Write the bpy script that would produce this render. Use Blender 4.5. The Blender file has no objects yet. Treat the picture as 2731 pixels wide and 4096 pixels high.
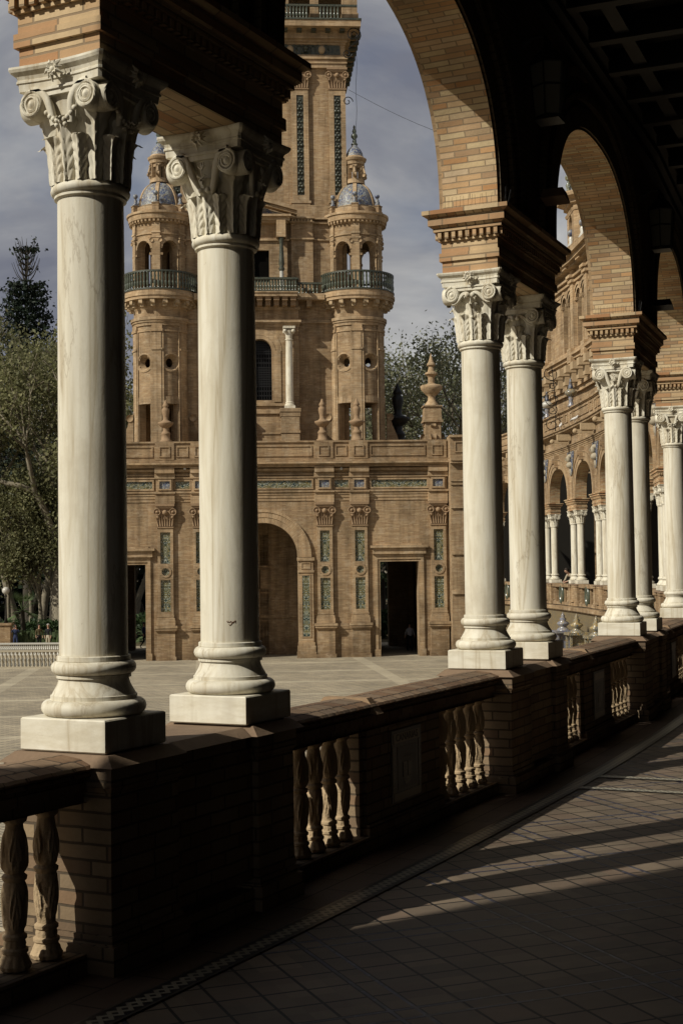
import bpy, bmesh, math, random
from math import sin, cos, pi, sqrt, atan2, radians
from mathutils import Vector, Matrix, Euler, noise as mnoise

SC = bpy.context.scene
COL = SC.collection
EYE = 1.66          # eye height above the gallery floor (z = 0)
PZ = -3.54          # plaza level
# ------------------------------------------------------------------ surveyed camera
FPX, PITCH, ROLL, PW, PH = 5632.08, .0399, .0140, 2731., 4096.
def ray(x, y):      # x, y in a 1568 x 2352 reading of the photo
    k = PW / 1568.; x *= k; y *= k
    u2 = (x - PW / 2) / FPX; v2 = -(y - PH / 2) / FPX
    cr, sr = cos(ROLL), sin(ROLL); u = cr * u2 + sr * v2; v = -sr * u2 + cr * v2
    cp, sp = cos(PITCH), sin(PITCH)
    return (u, cp - v * sp, sp + v * cp)
def atY(px, py, Y):
    d = ray(px, py); t = Y / d[1]; return (d[0] * t, Y, d[2] * t + EYE)
def atZ(px, py, z):
    d = ray(px, py); t = (z - EYE) / d[2]; return (d[0] * t, d[1] * t, z)
# ------------------------------------------------------------------ gallery ring
RR = 97.047; CX, CY = -87.266, 50.839; PH0 = -.478
PIT = 4.962; HALF = .569
def ring(s, n, z=0.):
    a = PH0 + s / RR; return Vector((CX + (RR + n) * cos(a), CY + (RR + n) * sin(a), z))
def ring_rot(s): return PH0 + s / RR + pi / 2      # local x along +s, local y = outward (-n)
# ------------------------------------------------------------------ node helpers
class NT:
    def __init__(s, nt): s.nt = nt; s.n = nt.nodes; s.l = nt.links
    def add(s, t, **k):
        nd = s.n.new(t)
        for a, b in k.items():
            if a == 'inp':
                for i, v in b.items(): s.put(nd, i, v)
            else: setattr(nd, a, b)
        return nd
    def put(s, nd, i, v):
        if isinstance(v, bpy.types.NodeSocket): s.l.new(v, nd.inputs[i])
        else: nd.inputs[i].default_value = v
    def math(s, op, a, b=None, c=None, clamp=False):
        nd = s.add('ShaderNodeMath', operation=op, use_clamp=clamp); s.put(nd, 0, a)
        if b is not None: s.put(nd, 1, b)
        if c is not None: s.put(nd, 2, c)
        return nd.outputs[0]
    def mix(s, f, a, b, bt='MIX'):
        nd = s.add('ShaderNodeMix', data_type='RGBA', blend_type=bt)
        s.put(nd, 0, f); s.put(nd, 6, a); s.put(nd, 7, b); return nd.outputs[2]
    def ramp(s, f, st, interp='LINEAR'):
        nd = s.add('ShaderNodeValToRGB'); nd.color_ramp.interpolation = interp
        el = nd.color_ramp.elements
        while len(el) > 1: el.remove(el[-1])
        el[0].position = st[0][0]; el[0].color = c4(st[0][1])
        for p, c in st[1:]:
            e = el.new(p); e.color = c4(c)
        s.l.new(f, nd.inputs[0]); return nd.outputs[0]
    def noise(s, vec, sc, det=4., rough=.55, dist=0.):
        nd = s.add('ShaderNodeTexNoise'); s.put(nd, 'Vector', vec); s.put(nd, 'Scale', sc); s.put(nd, 'Detail', det)
        s.put(nd, 'Roughness', rough); s.put(nd, 'Distortion', dist); return nd.outputs[0]
    def mapv(s, vec, sc=(1, 1, 1), loc=(0, 0, 0), rot=(0, 0, 0)):
        nd = s.add('ShaderNodeMapping'); s.put(nd, 0, vec); s.put(nd, 1, loc); s.put(nd, 2, rot); s.put(nd, 3, sc); return nd.outputs[0]
def c4(c):
    if isinstance(c, (int, float)): return (c, c, c, 1)
    return tuple(c) + (1,) if len(c) == 3 else tuple(c)
MATS = {}
def mat(name, fn, rough=.8, spec=.3):
    m = bpy.data.materials.new(name); m.use_nodes = True
    g = NT(m.node_tree); b = g.n['Principled BSDF']
    b.inputs['Roughness'].default_value = rough; b.inputs['Specular IOR Level'].default_value = spec
    fn(g, b); MATS[name] = m; return m
def uvn(g): return g.add('ShaderNodeTexCoord').outputs['UV']
def objn(g): return g.add('ShaderNodeTexCoord').outputs['Object']
def geo(g): return g.add('ShaderNodeNewGeometry').outputs['Position']
def bump(g, b, h, st=.3, d=.01):
    nd = g.add('ShaderNodeBump'); g.put(nd, 'Strength', st); g.put(nd, 'Distance', d); g.put(nd, 'Height', h)
    g.l.new(nd.outputs[0], b.inputs['Normal'])
# warm brick; w, h in metres, cols: light..dark
def brickmat(name, w, h, mort, cols, mcol, bst=.5, stain=.35, gray=.0):
    def fn(g, b):
        uv = uvn(g); br = g.add('ShaderNodeTexBrick')
        jit = g.noise(uv, 7., 2.)
        uvj = g.add('ShaderNodeVectorMath', operation='MULTIPLY_ADD')
        nn = g.add('ShaderNodeTexNoise'); g.put(nn, 'Vector', uv); g.put(nn, 'Scale', 9.)
        sub = g.add('ShaderNodeVectorMath', operation='SUBTRACT'); g.put(sub, 0, nn.outputs['Color']); g.put(sub, 1, (.5, .5, .5))
        g.put(uvj, 0, sub.outputs[0]); g.put(uvj, 1, (mort * 1.2,) * 3); g.put(uvj, 2, uv)
        g.put(br, 'Vector', uvj.outputs[0]); br.offset = .5; br.squash = 1.35; br.squash_frequency = 3
        g.put(br, 'Scale', 1.); g.put(br, 'Brick Width', w); g.put(br, 'Row Height', h); g.put(br, 'Mortar Size', mort)
        g.put(br, 'Mortar Smooth', .2); g.put(br, 'Color1', (0, 0, 0, 1)); g.put(br, 'Color2', (1, 1, 1, 1)); g.put(br, 'Bias', 0.)
        g.put(br, 'Mortar', (.5, .5, .5, 1))
        n = len(cols); col = g.ramp(br.outputs['Color'], [(i / (n - 1), c) for i, c in enumerate(cols)])
        fine = g.noise(uv, 38., 5., .65); big = g.noise(geo(g), .55, 4., .6)
        col = g.mix(g.math('MULTIPLY', fine, .5), col, (cols[0][0] * .55, cols[0][1] * .5, cols[0][2] * .48, 1))
        col = g.mix(br.outputs['Fac'], col, c4(mcol))
        d = g.ramp(big, [(.35, 1 - stain), (.62, 1.08)])
        col = g.mix(1., col, d, 'MULTIPLY')
        rows = g.noise(g.mapv(uv, (1.6, 11., 1.)), 1., 3., .7)
        if name in ('brick_wall', 'brick_moulding'):
            sz = g.add('ShaderNodeSeparateXYZ'); g.l.new(geo(g), sz.inputs[0]); hz = g.math('DIVIDE', g.math('SUBTRACT', sz.outputs[2], PZ), 16.)
            foot = g.ramp(g.math('ADD', hz, g.math('MULTIPLY', g.noise(geo(g), .9, 4.), .10)), [(.045, (.62, .60, .58)), (.12, (.95, .95, .95)), (1., (1., 1., 1.))])
            col = g.mix(1., col, foot, 'MULTIPLY'); rain = g.noise(g.mapv(geo(g), (3.5, 3.5, .16)), 1.3, 5., .65); col = g.mix(1., col, g.ramp(rain, [(.32, .74), (.50, 1.), (.7, 1.06)]), 'MULTIPLY')
            blot = g.noise(uv, 1.7, 5., .7); col = g.mix(g.ramp(blot, [(.52, 0.), (.66, .45)]), col, (.47, .37, .25, 1))
        if name in ('brick_wall', 'brick_moulding'): col = g.mix(1., col, g.ramp(rows, [(.34, .82), (.5, 1.), (.66, 1.10)]), 'MULTIPLY')
        streak = g.noise(g.mapv(geo(g), (2.2, 2.2, .25)), 1., 4.)
        col = g.mix(1., col, g.ramp(streak, [(.3, .78), (.6, 1.05)]), 'MULTIPLY')
        g.l.new(col, b.inputs['Base Color'])
        h_ = g.math('MULTIPLY_ADD', br.outputs['Fac'], -1., g.math('MULTIPLY', fine, .5)); bump(g, b, h_, bst, mort * 1.3)
    return mat(name, fn, .88, .18)
brickmat('brick_near', .20, .0455, .0045, [(.58, .44, .25), (.66, .53, .32), (.47, .24, .10), (.60, .47, .29), (.36, .235, .14), (.62, .36, .17), (.55, .44, .30)], (.29, .215, .135), .9)
brickmat('brick_block', .27, .070, .006, [(.58, .43, .25), (.40, .19, .085), (.55, .40, .23), (.64, .50, .31), (.42, .26, .15)], (.27, .195, .12), .6)
brickmat('brick_wall', .34, .075, .008, [(.42, .295, .168), (.35, .232, .125), (.48, .352, .205), (.31, .20, .108), (.42, .31, .195)], (.29, .205, .12), .5, .3)
brickmat('brick_shaded', .25, .066, .006, [(.27, .195, .12), (.36, .27, .165), (.20, .145, .095), (.30, .19, .11)], (.10, .075, .05), .8)  # brick for shaded parts, their shade put into the colour
brickmat('brick_inner', .30, .05, .006, [(.13, .10, .065), (.17, .135, .085), (.11, .08, .055)], (.07, .055, .035), .4)  # gallery side of the arcade wall, shade put into its colour
brickmat('brick_moulding', .42, .105, .006, [(.50, .36, .21), (.43, .295, .165), (.54, .405, .25)], (.30, .21, .125), .45)
def plain(name, c, var=.25, sc=6., rough=.8, bst=.2, spec=.3, metal=0., obj=True, bd=.004):
    def fn(g, b):
        v = objn(g) if obj else geo(g); n = g.noise(v, sc, 5., .62); n2 = g.noise(v, sc * 7, 4.)
        col = g.mix(n, c4([x * (1 - var) for x in c]), c4([min(1, x * (1 + var)) for x in c]))
        col = g.mix(g.math('MULTIPLY', n2, .35), col, c4([x * .5 for x in c]))
        g.l.new(col, b.inputs['Base Color']); b.inputs['Metallic'].default_value = metal
        bump(g, b, n2, bst, bd)
    return mat(name, fn, rough, spec)
plain('terracotta', (.42, .31, .185), .35, 9., .85, .6, bd=.01)
plain('terracotta_red', (.30, .20, .115), .4, 9., .85, .4)
brickmat('coping_tile', .14, .115, .005, [(.23, .145, .085), (.17, .105, .065), (.27, .19, .12), (.20, .15, .105)], (.07, .05, .035), .9, .45)
plain('stone_coping', (.20, .135, .085), .45, 7., .85, .6)
plain('iron', (.02, .02, .02), .3, 8., .5, .1, .4, .6)
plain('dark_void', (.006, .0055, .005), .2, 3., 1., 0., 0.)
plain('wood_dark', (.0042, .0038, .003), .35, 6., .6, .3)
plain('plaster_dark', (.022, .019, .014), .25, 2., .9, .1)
plain('green_ceramic', (.075, .085, .058), .6, 14., .25, .2, .6)
plain('blue_ceramic', (.03, .045, .13), .5, 16., .2, .1, .6)
plain('white_ceramic', (.50, .48, .42), .2, 12., .3, .1, .5)
plain('yellow_ceramic', (.26, .16, .04), .5, 16., .25, .2, .6)
plain('skin', (.42, .25, .17), .1, 4., .5, .05)
plain('cloth_grey', (.36, .35, .37), .3, 40., .9, .1)
plain('cloth_navy', (.025, .035, .08), .2, 20., .9, .1)
plain('cloth_black', (.012, .012, .014), .2, 20., .9, .1)
plain('cloth_beige', (.38, .33, .24), .2, 20., .9, .1)
plain('hair', (.02, .013, .008), .3, 30., .6, .1)
plain('hair_grey', (.33, .31, .28), .3, 30., .7, .1)
plain('feather', (.7, .69, .66), .15, 20., .8, .1)
plain('soil', (.10, .08, .045), .4, .8, .95, .3, .1, obj=False)
plain('bark', (.22, .19, .135), .5, 3.5, .9, .5)
plain('bark_dark', (.05, .042, .03), .4, 4., .9, .5)
plain('scribble', (.16, .07, .04), .2, 8., .9, 0.)
for mname, stretch in (('marble', (1., 1., 1.)), ('marble_plinth', (.25, .25, 9.))):
    def fn(g, b):
        v = objn(g); oi = g.add('ShaderNodeObjectInfo').outputs['Random']
        off = g.add('ShaderNodeCombineXYZ', inp={0: g.math('MULTIPLY', oi, 31.), 1: g.math('MULTIPLY', oi, 17.), 2: g.math('MULTIPLY', oi, 9.)}).outputs[0]
        vv = g.add('ShaderNodeVectorMath', operation='ADD'); g.put(vv, 0, v); g.put(vv, 1, off); vv = vv.outputs[0]
        SV = stretch
        n1 = g.noise(g.mapv(vv, (4.2 * SV[0], 4.2 * SV[1], .55 * SV[2])), 2.4, 6., .62, 1.0); n2 = g.noise(g.mapv(vv, (11. * SV[0], 11. * SV[1], .9 * SV[2]), rot=(.06, .1, 0)), 3., 5., .6)
        vein = g.noise(g.mapv(vv, (3.4, 3.4, .22), rot=(.05, .08, 0)), 1.3, 5., .5, .7)
        vn = g.math('ABSOLUTE', g.math('SUBTRACT', vein, .5))
        col = g.ramp(n1, [(.28, (.55, .495, .375)), (.5, (.67, .625, .505)), (.72, (.735, .70, .59))])
        col = g.mix(g.ramp(n2, [(.48, 0.), (.72, .42)]), col, (.50, .43, .30, 1))
        st = g.noise(g.mapv(vv, (2.2, 2.2, .3)), 1.6, 4., .6); col = g.mix(g.ramp(st, [(.50, 0.), (.70, .55)]), col, (.47, .43, .35, 1))
        col = g.mix(g.ramp(vn, [(0., .60), (.014, .22), (.05, 0.)]), col, (.36, .285, .17, 1))
        fine = g.noise(v, 90., 3.)
        crk = g.noise(g.mapv(vv, (1.3, 1.3, .30)), 1.1, 9., .62, .25); col = g.mix(g.ramp(g.math('ABSOLUTE', g.math('SUBTRACT', crk, .53)), [(0., .42 if stretch[2] == 1. else 0.), (.0022, .22 if stretch[2] == 1. else 0.), (.006, 0.)]), col, (.24, .18, .11, 1))
        gr = g.noise(vv, 2.3, 6., .65); col = g.mix(g.ramp(gr, [(.53, 0.), (.72, .5)]), col, (.43, .37, .27, 1))
        sp = g.noise(v, 34., 3., .5)
        col = g.mix(g.ramp(sp, [(.70, 0.), (.76, .45)]), col, (.40, .34, .25, 1))
        g.l.new(col, b.inputs['Base Color']); bump(g, b, g.math('ADD', fine, g.math('MULTIPLY', n2, 1.2)), .16, .004)
    mat(mname, fn, .62, .3)
# glazed tile panels: mirrored grotesque ornament
def tilemat(name, bg, c1, c2, c3, sc=6., mirror=True, rough=.25, thr=.0):
    def fn(g, b):
        uv = uvn(g); sep = g.add('ShaderNodeSeparateXYZ'); g.l.new(uv, sep.inputs[0])
        x = g.math('ABSOLUTE', sep.outputs[0]) if mirror else sep.outputs[0]
        cb = g.add('ShaderNodeCombineXYZ', inp={0: x, 1: sep.outputs[1], 2: 0.}).outputs[0]
        n = g.noise(cb, sc, 2., .45, 1.7); n2 = g.noise(cb, sc * 1.35, 2., .5, 2.2); n3 = g.noise(g.mapv(cb, loc=(3, 7, 1)), sc * .7, 2., .4, 1.)
        l1 = g.math('ABSOLUTE', g.math('SUBTRACT', n, .5)); l2 = g.math('ABSOLUTE', g.math('SUBTRACT', n2, .48))
        col = g.mix(g.ramp(n3, [(.42, 0.), (.5, 1.)]), c4(bg), c4([v * .55 + w * .45 for v, w in zip(bg, c3)]))
        col = g.mix(g.ramp(l1, [(.018 + thr, 1.), (.036 + thr, 0.)]), col, c4(c1))
        col = g.mix(g.ramp(l2, [(.012 + thr, 1.), (.026 + thr, 0.)]), col, c4(c2))
        col = g.mix(g.ramp(n2, [(.64, 0.), (.67, 1.)]), col, c4(c3))
        g.l.new(col, b.inputs['Base Color']); bump(g, b, l1, .4, .01)
    return mat(name, fn, rough, .5)
tilemat('tile_green', (.008, .020, .020), (.42, .43, .36), (.05, .095, .085), (.28, .22, .07), 4.6)
tilemat('tile_blue', (.022, .035, .11), (.34, .35, .31), (.10, .13, .20), (.27, .21, .08), 3.2, False, .55, .012)
tilemat('tile_relief', (.014, .020, .016), (.05, .065, .04), (.06, .06, .045), (.11, .10, .06), 9., True, .45)
tilemat('tile_white_blue', (.27, .27, .25), (.05, .07, .25), (.4, .28, .07), (.06, .10, .2), 9., False, .2)
tilemat('tile_yellow', (.30, .19, .045), (.05, .10, .12), (.5, .45, .3), (.03, .08, .16), 8., False, .25)
tilemat('tile_plaque', (.055, .05, .04), (.10, .09, .07), (.03, .032, .035), (.085, .07, .045), 22., False, .35)
tilemat('tile_ochre', (.19, .135, .06), (.13, .11, .08), (.07, .085, .10), (.24, .18, .08), 9., False, .5)
tilemat('tile_scroll', (.10, .08, .045), (.03, .03, .025), (.04, .035, .03), (.12, .10, .06), 20., False, .35)
# gallery floor : terracotta squares laid diagonally with thin glazed strips
def fn(g, b):
    p = g.mapv(geo(g), (1, 1, 1))
    sub = g.add('ShaderNodeVectorMath', operation='SUBTRACT'); g.put(sub, 0, p); g.put(sub, 1, (.734, 6.714, 0))
    sep = g.add('ShaderNodeSeparateXYZ'); g.l.new(sub.outputs[0], sep.inputs[0]); X, Y = sep.outputs[0], sep.outputs[1]
    hA = radians(158.); hB = radians(68.5)
    def dot(h): return g.math('ADD', g.math('MULTIPLY', X, sin(h)), g.math('MULTIPLY', Y, cos(h)))
    PER = 1.05
    def axis(t):
        m = g.math('PINGPONG', 1., 1.)  # placeholder
        t = g.math('SUBTRACT', t, g.math('MULTIPLY', g.math('FLOOR', g.math('DIVIDE', t, PER)), PER))   # 0..PER
        st1 = g.math('LESS_THAN', g.math('ABSOLUTE', g.math('SUBTRACT', t, .008)), .008)
        st2 = g.math('LESS_THAN', g.math('ABSOLUTE', g.math('SUBTRACT', t, .112)), .008)
        strip = g.math('MAXIMUM', st1, st2)
        q = g.math('DIVIDE', g.math('SUBTRACT', t, .12), .186); fr = g.math('FRACT', q)
        e = g.math('MINIMUM', fr, g.math('SUBTRACT', 1., fr)); j = g.math('LESS_THAN', e, .036)
        j = g.math('MULTIPLY', j, g.math('GREATER_THAN', t, .112))
        j = g.math('MAXIMUM', j, g.math('LESS_THAN', g.math('ABSOLUTE', g.math('SUBTRACT', t, .0185)), .0025))
        return strip, j, g.math('FLOOR', q)
    a, b2 = dot(hA), dot(hB)
    s1, j1, i1 = axis(a); s2, j2, i2 = axis(b2)
    idv = g.add('ShaderNodeCombineXYZ', inp={0: g.math('FLOOR', g.math('DIVIDE', a, .19)), 1: g.math('FLOOR', g.math('DIVIDE', b2, .19)), 2: 0.}).outputs[0]
    wn = g.add('ShaderNodeTexWhiteNoise', noise_dimensions='3D'); g.l.new(idv, wn.inputs[0])
    col = g.ramp(wn.outputs[0], [(0, (.205, .155, .105)), (.5, (.13, .10, .07)), (1, (.175, .12, .082))])
    n = g.noise(geo(g), 14., 6., .65); col = g.mix(g.math('MULTIPLY', n, .5), col, (.085, .068, .053, 1))
    big = g.noise(geo(g), 1.1, 4.); col = g.mix(1., col, g.ramp(big, [(.35, .72), (.65, 1.15)]), 'MULTIPLY')
    strip = g.math('MAXIMUM', s1, s2)
    sn = g.noise(geo(g), 6., 2.); scol = g.ramp(sn, [(.46, (.022, .022, .05)), (.535, (.07, .075, .11)), (.56, (.025, .025, .03))])
    jt = g.math('MAXIMUM', j1, j2)
    col = g.mix(jt, col, (.004, .004, .004, 1)); col = g.mix(strip, col, scol)
    g.l.new(col, b.inputs['Base Color'])
    r = g.math('SUBTRACT', .62, g.math('MULTIPLY', strip, .12)); g.l.new(r, b.inputs['Roughness'])
    h = g.math('MULTIPLY_ADD', jt, -1., g.math('MULTIPLY', n, .4)); bump(g, b, h, .6, .005)
mat('gallery_floor', fn, .6, .35)
def fn(g, b):      # border slabs by the wall: brick set flat
    uv = uvn(g); br = g.add('ShaderNodeTexBrick'); g.put(br, 'Vector', uv); g.put(br, 'Scale', 1.); g.put(br, 'Brick Width', .42); g.put(br, 'Row Height', .28); g.put(br, 'Mortar Size', .006)
    g.put(br, 'Color1', (.15, .10, .072, 1)); g.put(br, 'Color2', (.11, .078, .058, 1)); g.put(br, 'Mortar', (.015, .012, .01, 1))
    n = g.noise(geo(g), 12., 5.); col = g.mix(g.math('MULTIPLY', n, .5), br.outputs[0], (.07, .055, .042, 1)); g.l.new(col, b.inputs['Base Color']); bump(g, b, n, .4, .004)
mat('border_slab', fn, .65, .3)
def fn(g, b):      # zig-zag tile band
    uv = uvn(g); sep = g.add('ShaderNodeSeparateXYZ'); g.l.new(uv, sep.inputs[0]); u, v = sep.outputs[0], sep.outputs[1]
    z = g.math('PINGPONG', g.math('MULTIPLY', u, 1.), .06); t = g.math('ABSOLUTE', g.math('SUBTRACT', v, .065))
    tri = g.math('LESS_THAN', g.math('ABSOLUTE', g.math('SUBTRACT', g.math('SUBTRACT', z, .03), g.math('SUBTRACT', v, .065))), .013)
    tri2 = g.math('LESS_THAN', g.math('ABSOLUTE', g.math('ADD', g.math('SUBTRACT', z, .03), g.math('SUBTRACT', v, .065))), .013)
    edge = g.math('GREATER_THAN', t, .052)
    col = g.mix(g.math('MAXIMUM', tri, tri2), (.012, .012, .018, 1), (.40, .37, .28, 1)); col = g.mix(edge, col, (.08, .072, .06, 1))
    n = g.noise(geo(g), 20., 4.); col = g.mix(g.math('MULTIPLY', n, .5), col, (.05, .045, .04, 1)); g.l.new(col, b.inputs['Base Color'])
mat('zigzag_tile', fn, .35, .5)
def fn(g, b):      # plaza paving: small setts with bands
    p = geo(g); pm = g.mapv(p, rot=(0, 0, .55)); br = g.add('ShaderNodeTexBrick'); g.put(br, 'Vector', pm); g.put(br, 'Scale', 1.); g.put(br, 'Brick Width', .44); g.put(br, 'Row Height', .22)
    br.offset = .0
    g.put(br, 'Mortar Size', .026); g.put(br, 'Color1', (.50, .42, .285, 1)); g.put(br, 'Color2', (.34, .29, .21, 1)); g.put(br, 'Mortar', (.12, .105, .08, 1))
    big = g.add('ShaderNodeTexBrick'); g.put(big, 'Vector', g.mapv(p, rot=(0, 0, -.1))); g.put(big, 'Scale', 1.); g.put(big, 'Brick Width', 9.); g.put(big, 'Row Height', 6.5); g.put(big, 'Mortar Size', .32); big.offset = 0.
    g.put(big, 'Color1', (0, 0, 0, 1)); g.put(big, 'Color2', (0, 0, 0, 1)); g.put(big, 'Mortar', (1, 1, 1, 1)); g.put(big, 'Mortar Smooth', 0.)
    col = g.mix(g.math('MULTIPLY', big.outputs['Fac'], .5), br.outputs[0], (.56, .49, .35, 1))
    n = g.noise(p, .35, 5., .6); col = g.mix(1., col, g.ramp(n, [(.35, .72), (.65, 1.08)]), 'MULTIPLY')
    n2 = g.noise(p, 6., 4.); col = g.mix(g.math('MULTIPLY', n2, .35), col, (.2, .17, .12, 1))
    g.l.new(col, b.inputs['Base Color'])
mat('plaza_paving', fn, .8, .25)
def leafmat(name, a, bcol, c, tr=.35):
    def fn(g, b):
        r = g.add('ShaderNodeNewGeometry').outputs['Random Per Island']; n = g.noise(geo(g), .6, 3.)
        col = g.ramp(r, [(0, a), (.5, bcol), (1, c)]); col = g.mix(1., col, g.ramp(n, [(.35, .5), (.65, 1.25)]), 'MULTIPLY')
        g.l.new(col, b.inputs['Base Color'])
        t = g.add('ShaderNodeBsdfTranslucent'); g.l.new(col, t.inputs[0]); mx = g.add('ShaderNodeMixShader'); mx.inputs[0].default_value = tr
        out = g.n['Material Output']; g.l.new(b.outputs[0], mx.inputs[1]); g.l.new(t.outputs[0], mx.inputs[2]); g.l.new(mx.outputs[0], out.inputs[0])
    return mat(name, fn, .6, .25)
leafmat('leaf_plane', (.11, .115, .05), (.20, .20, .09), (.30, .285, .15), .5)
leafmat('leaf_grey', (.15, .165, .09), (.24, .25, .14), (.33, .33, .20), .5)
leafmat('leaf_dark', (.008, .016, .009), (.014, .025, .012), (.02, .032, .015), .1)
leafmat('leaf_hedge', (.02, .04, .012), (.035, .065, .02), (.05, .08, .03), .2)
leafmat('leaf_palm', (.06, .09, .03), (.09, .13, .05), (.13, .17, .08), .3)
def fn(g, b):
    b.inputs['Base Color'].default_value = (.22, .22, .19, 1); b.inputs['Roughness'].default_value = .25; b.inputs['Transmission Weight'].default_value = .3
mat('lantern_glass', fn, .15, .5)
def fn(g, b):
    b.inputs['Base Color'].default_value = (.012, .016, .012, 1); b.inputs['Specular IOR Level'].default_value = .15
    bump(g, b, g.noise(geo(g), 3., 4.), .3, .03)
mat('water', fn, .05, .6)

# ------------------------------------------------------------------ mesh builder
class MB:
    def __init__(s): s.v = []; s.f = []; s.uv = []; s.mi = []; s.sm = []; s.m = 0; s.smooth = False
    def face(s, pts, uv=None):
        i = len(s.v); s.v += [tuple(p) for p in pts]; s.f.append(list(range(i, i + len(pts))))
        if uv is None:
            a = Vector(pts[1]) - Vector(pts[0]); b = Vector(pts[2]) - Vector(pts[1]); n = a.cross(b)
            if n.length < 1e-12 and len(pts) > 3: n = (Vector(pts[2]) - Vector(pts[0])).cross(Vector(pts[3]) - Vector(pts[0]))
            if n.length > 0: n.normalize()
            if abs(n.z) > .75: uv = [(p[0], p[1]) for p in pts]
            else:
                t = Vector((-n.y, n.x)); t = t.normalized() if t.length > 1e-6 else Vector((1, 0))
                uv = [(p[0] * t.x + p[1] * t.y, p[2]) for p in pts]
        s.uv.append(uv); s.mi.append(s.m); s.sm.append(s.smooth)
    def box(s, x0, x1, y0, y1, z0, z1, bot=True):
        if x0 > x1: x0, x1 = x1, x0
        if y0 > y1: y0, y1 = y1, y0
        if z0 > z1: z0, z1 = z1, z0
        p = [(x, y, z) for z in (z0, z1) for y in (y0, y1) for x in (x0, x1)]
        for q in ((0, 1, 5, 4), (1, 3, 7, 5), (3, 2, 6, 7), (2, 0, 4, 6), (4, 5, 7, 6)) + (((0, 2, 3, 1),) if bot else ()):
            s.face([p[i] for i in q])
    def hexa(s, p):  # 8 points, order as in box
        for q in ((0, 1, 5, 4), (1, 3, 7, 5), (3, 2, 6, 7), (2, 0, 4, 6), (4, 5, 7, 6), (0, 2, 3, 1)): s.face([p[i] for i in q])
    def frustum(s, x0, x1, y0, y1, z0, z1, e):  # widening upward by e
        p = [(x0, y0, z0), (x1, y0, z0), (x0, y1, z0), (x1, y1, z0), (x0 - e, y0 - e, z1), (x1 + e, y0 - e, z1), (x0 - e, y1 + e, z1), (x1 + e, y1 + e, z1)]
        s.hexa(p)
    def grid(s, P, closeu=False, uv=None):   # P[i][j]
        n = len(P); m = len(P[0])
        for i in range(n - 1):
            for j in range(m - (0 if closeu else 1)):
                k = (j + 1) % m
                q = [P[i][j], P[i][k], P[i + 1][k], P[i + 1][j]]
                s.face(q, None if uv is None else [uv(i, j), uv(i, j + 1), uv(i + 1, j + 1), uv(i + 1, j)])
    def lathe(s, prof, cx=0, cy=0, seg=24, a0=0., a1=2 * pi, cap=True, ru=None):
        full = abs(a1 - a0 - 2 * pi) < 1e-6; k = seg if full else seg + 1
        P = [[(cx + r * cos(a0 + (a1 - a0) * j / seg), cy + r * sin(a0 + (a1 - a0) * j / seg), z) for j in range(k)] for r, z in prof]
        R = ru or max(r for r, z in prof); L = [0.]
        for (r0, z0), (r1, z1) in zip(prof, prof[1:]): L.append(L[-1] + math.hypot(r1 - r0, z1 - z0))
        s.grid(P, full, lambda i, j: (R * (a1 - a0) * j / seg, prof[i][1] if abs(prof[-1][1] - prof[0][1]) > .6 * L[-1] else L[i]))
        if cap and full:
            for i in (0, -1):
                if prof[i][0] > 1e-4: s.face(P[i] if i else P[i][::-1])
    def tube(s, pts, r, seg=6, cap=True):
        pts = [Vector(p) for p in pts]; n = len(pts); rr = r if isinstance(r, (list, tuple)) else [r] * n
        P = []; up = Vector((.13, .21, .97))
        for i, p in enumerate(pts):
            d = (pts[min(i + 1, n - 1)] - pts[max(i - 1, 0)])
            if d.length < 1e-9: d = Vector((0, 0, 1))
            d.normalize(); a = d.cross(up)
            if a.length < .05: a = d.cross(Vector((1, 0, 0)))
            a.normalize(); b = d.cross(a); P.append([tuple(p + (a * cos(t) + b * sin(t)) * rr[i]) for t in [2 * pi * j / seg for j in range(seg)]])
        s.grid(P, True)
        if cap: s.face(P[0]); s.face(P[-1][::-1])
    def ball(s, c, r, seg=8, rz=None):
        rz = rz or r; s.lathe([(max(1e-5, r * sin(pi * i / seg)), c[2] - rz * cos(pi * i / seg)) for i in range(seg + 1)], c[0], c[1], seg * 2 - 2, cap=False)
    def merge(s, o, M):
        for f, u, m, sm in zip(o.f, o.uv, o.mi, o.sm):
            i = len(s.v); s.v += [tuple(M @ Vector(o.v[k])) for k in f]; s.f.append(list(range(i, i + len(f)))); s.uv.append(u); s.mi.append(m); s.sm.append(sm)
    def archwall(s, xa, xb, z0, ztop, y0, y1, curve, soffit=True):
        """wall above an opening: curve = list of (x,z) from left to right"""
        L = 0.
        for (x0, c0), (x1, c1) in zip(curve, curve[1:]):
            s.face([(x0, y0, c0), (x1, y0, c1), (x1, y0, ztop), (x0, y0, ztop)])
            s.face([(x1, y1, c1), (x0, y1, c0), (x0, y1, ztop), (x1, y1, ztop)])
            if soffit:
                d = math.hypot(x1 - x0, c1 - c0)
                s.face([(x0, y0, c0), (x0, y1, c0), (x1, y1, c1), (x1, y0, c1)], [(y0, L), (y1, L), (y1, L + d), (y0, L + d)]); L += d
        s.face([(curve[0][0], y0, ztop), (curve[-1][0], y0, ztop), (curve[-1][0], y1, ztop), (curve[0][0], y1, ztop)])
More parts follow.
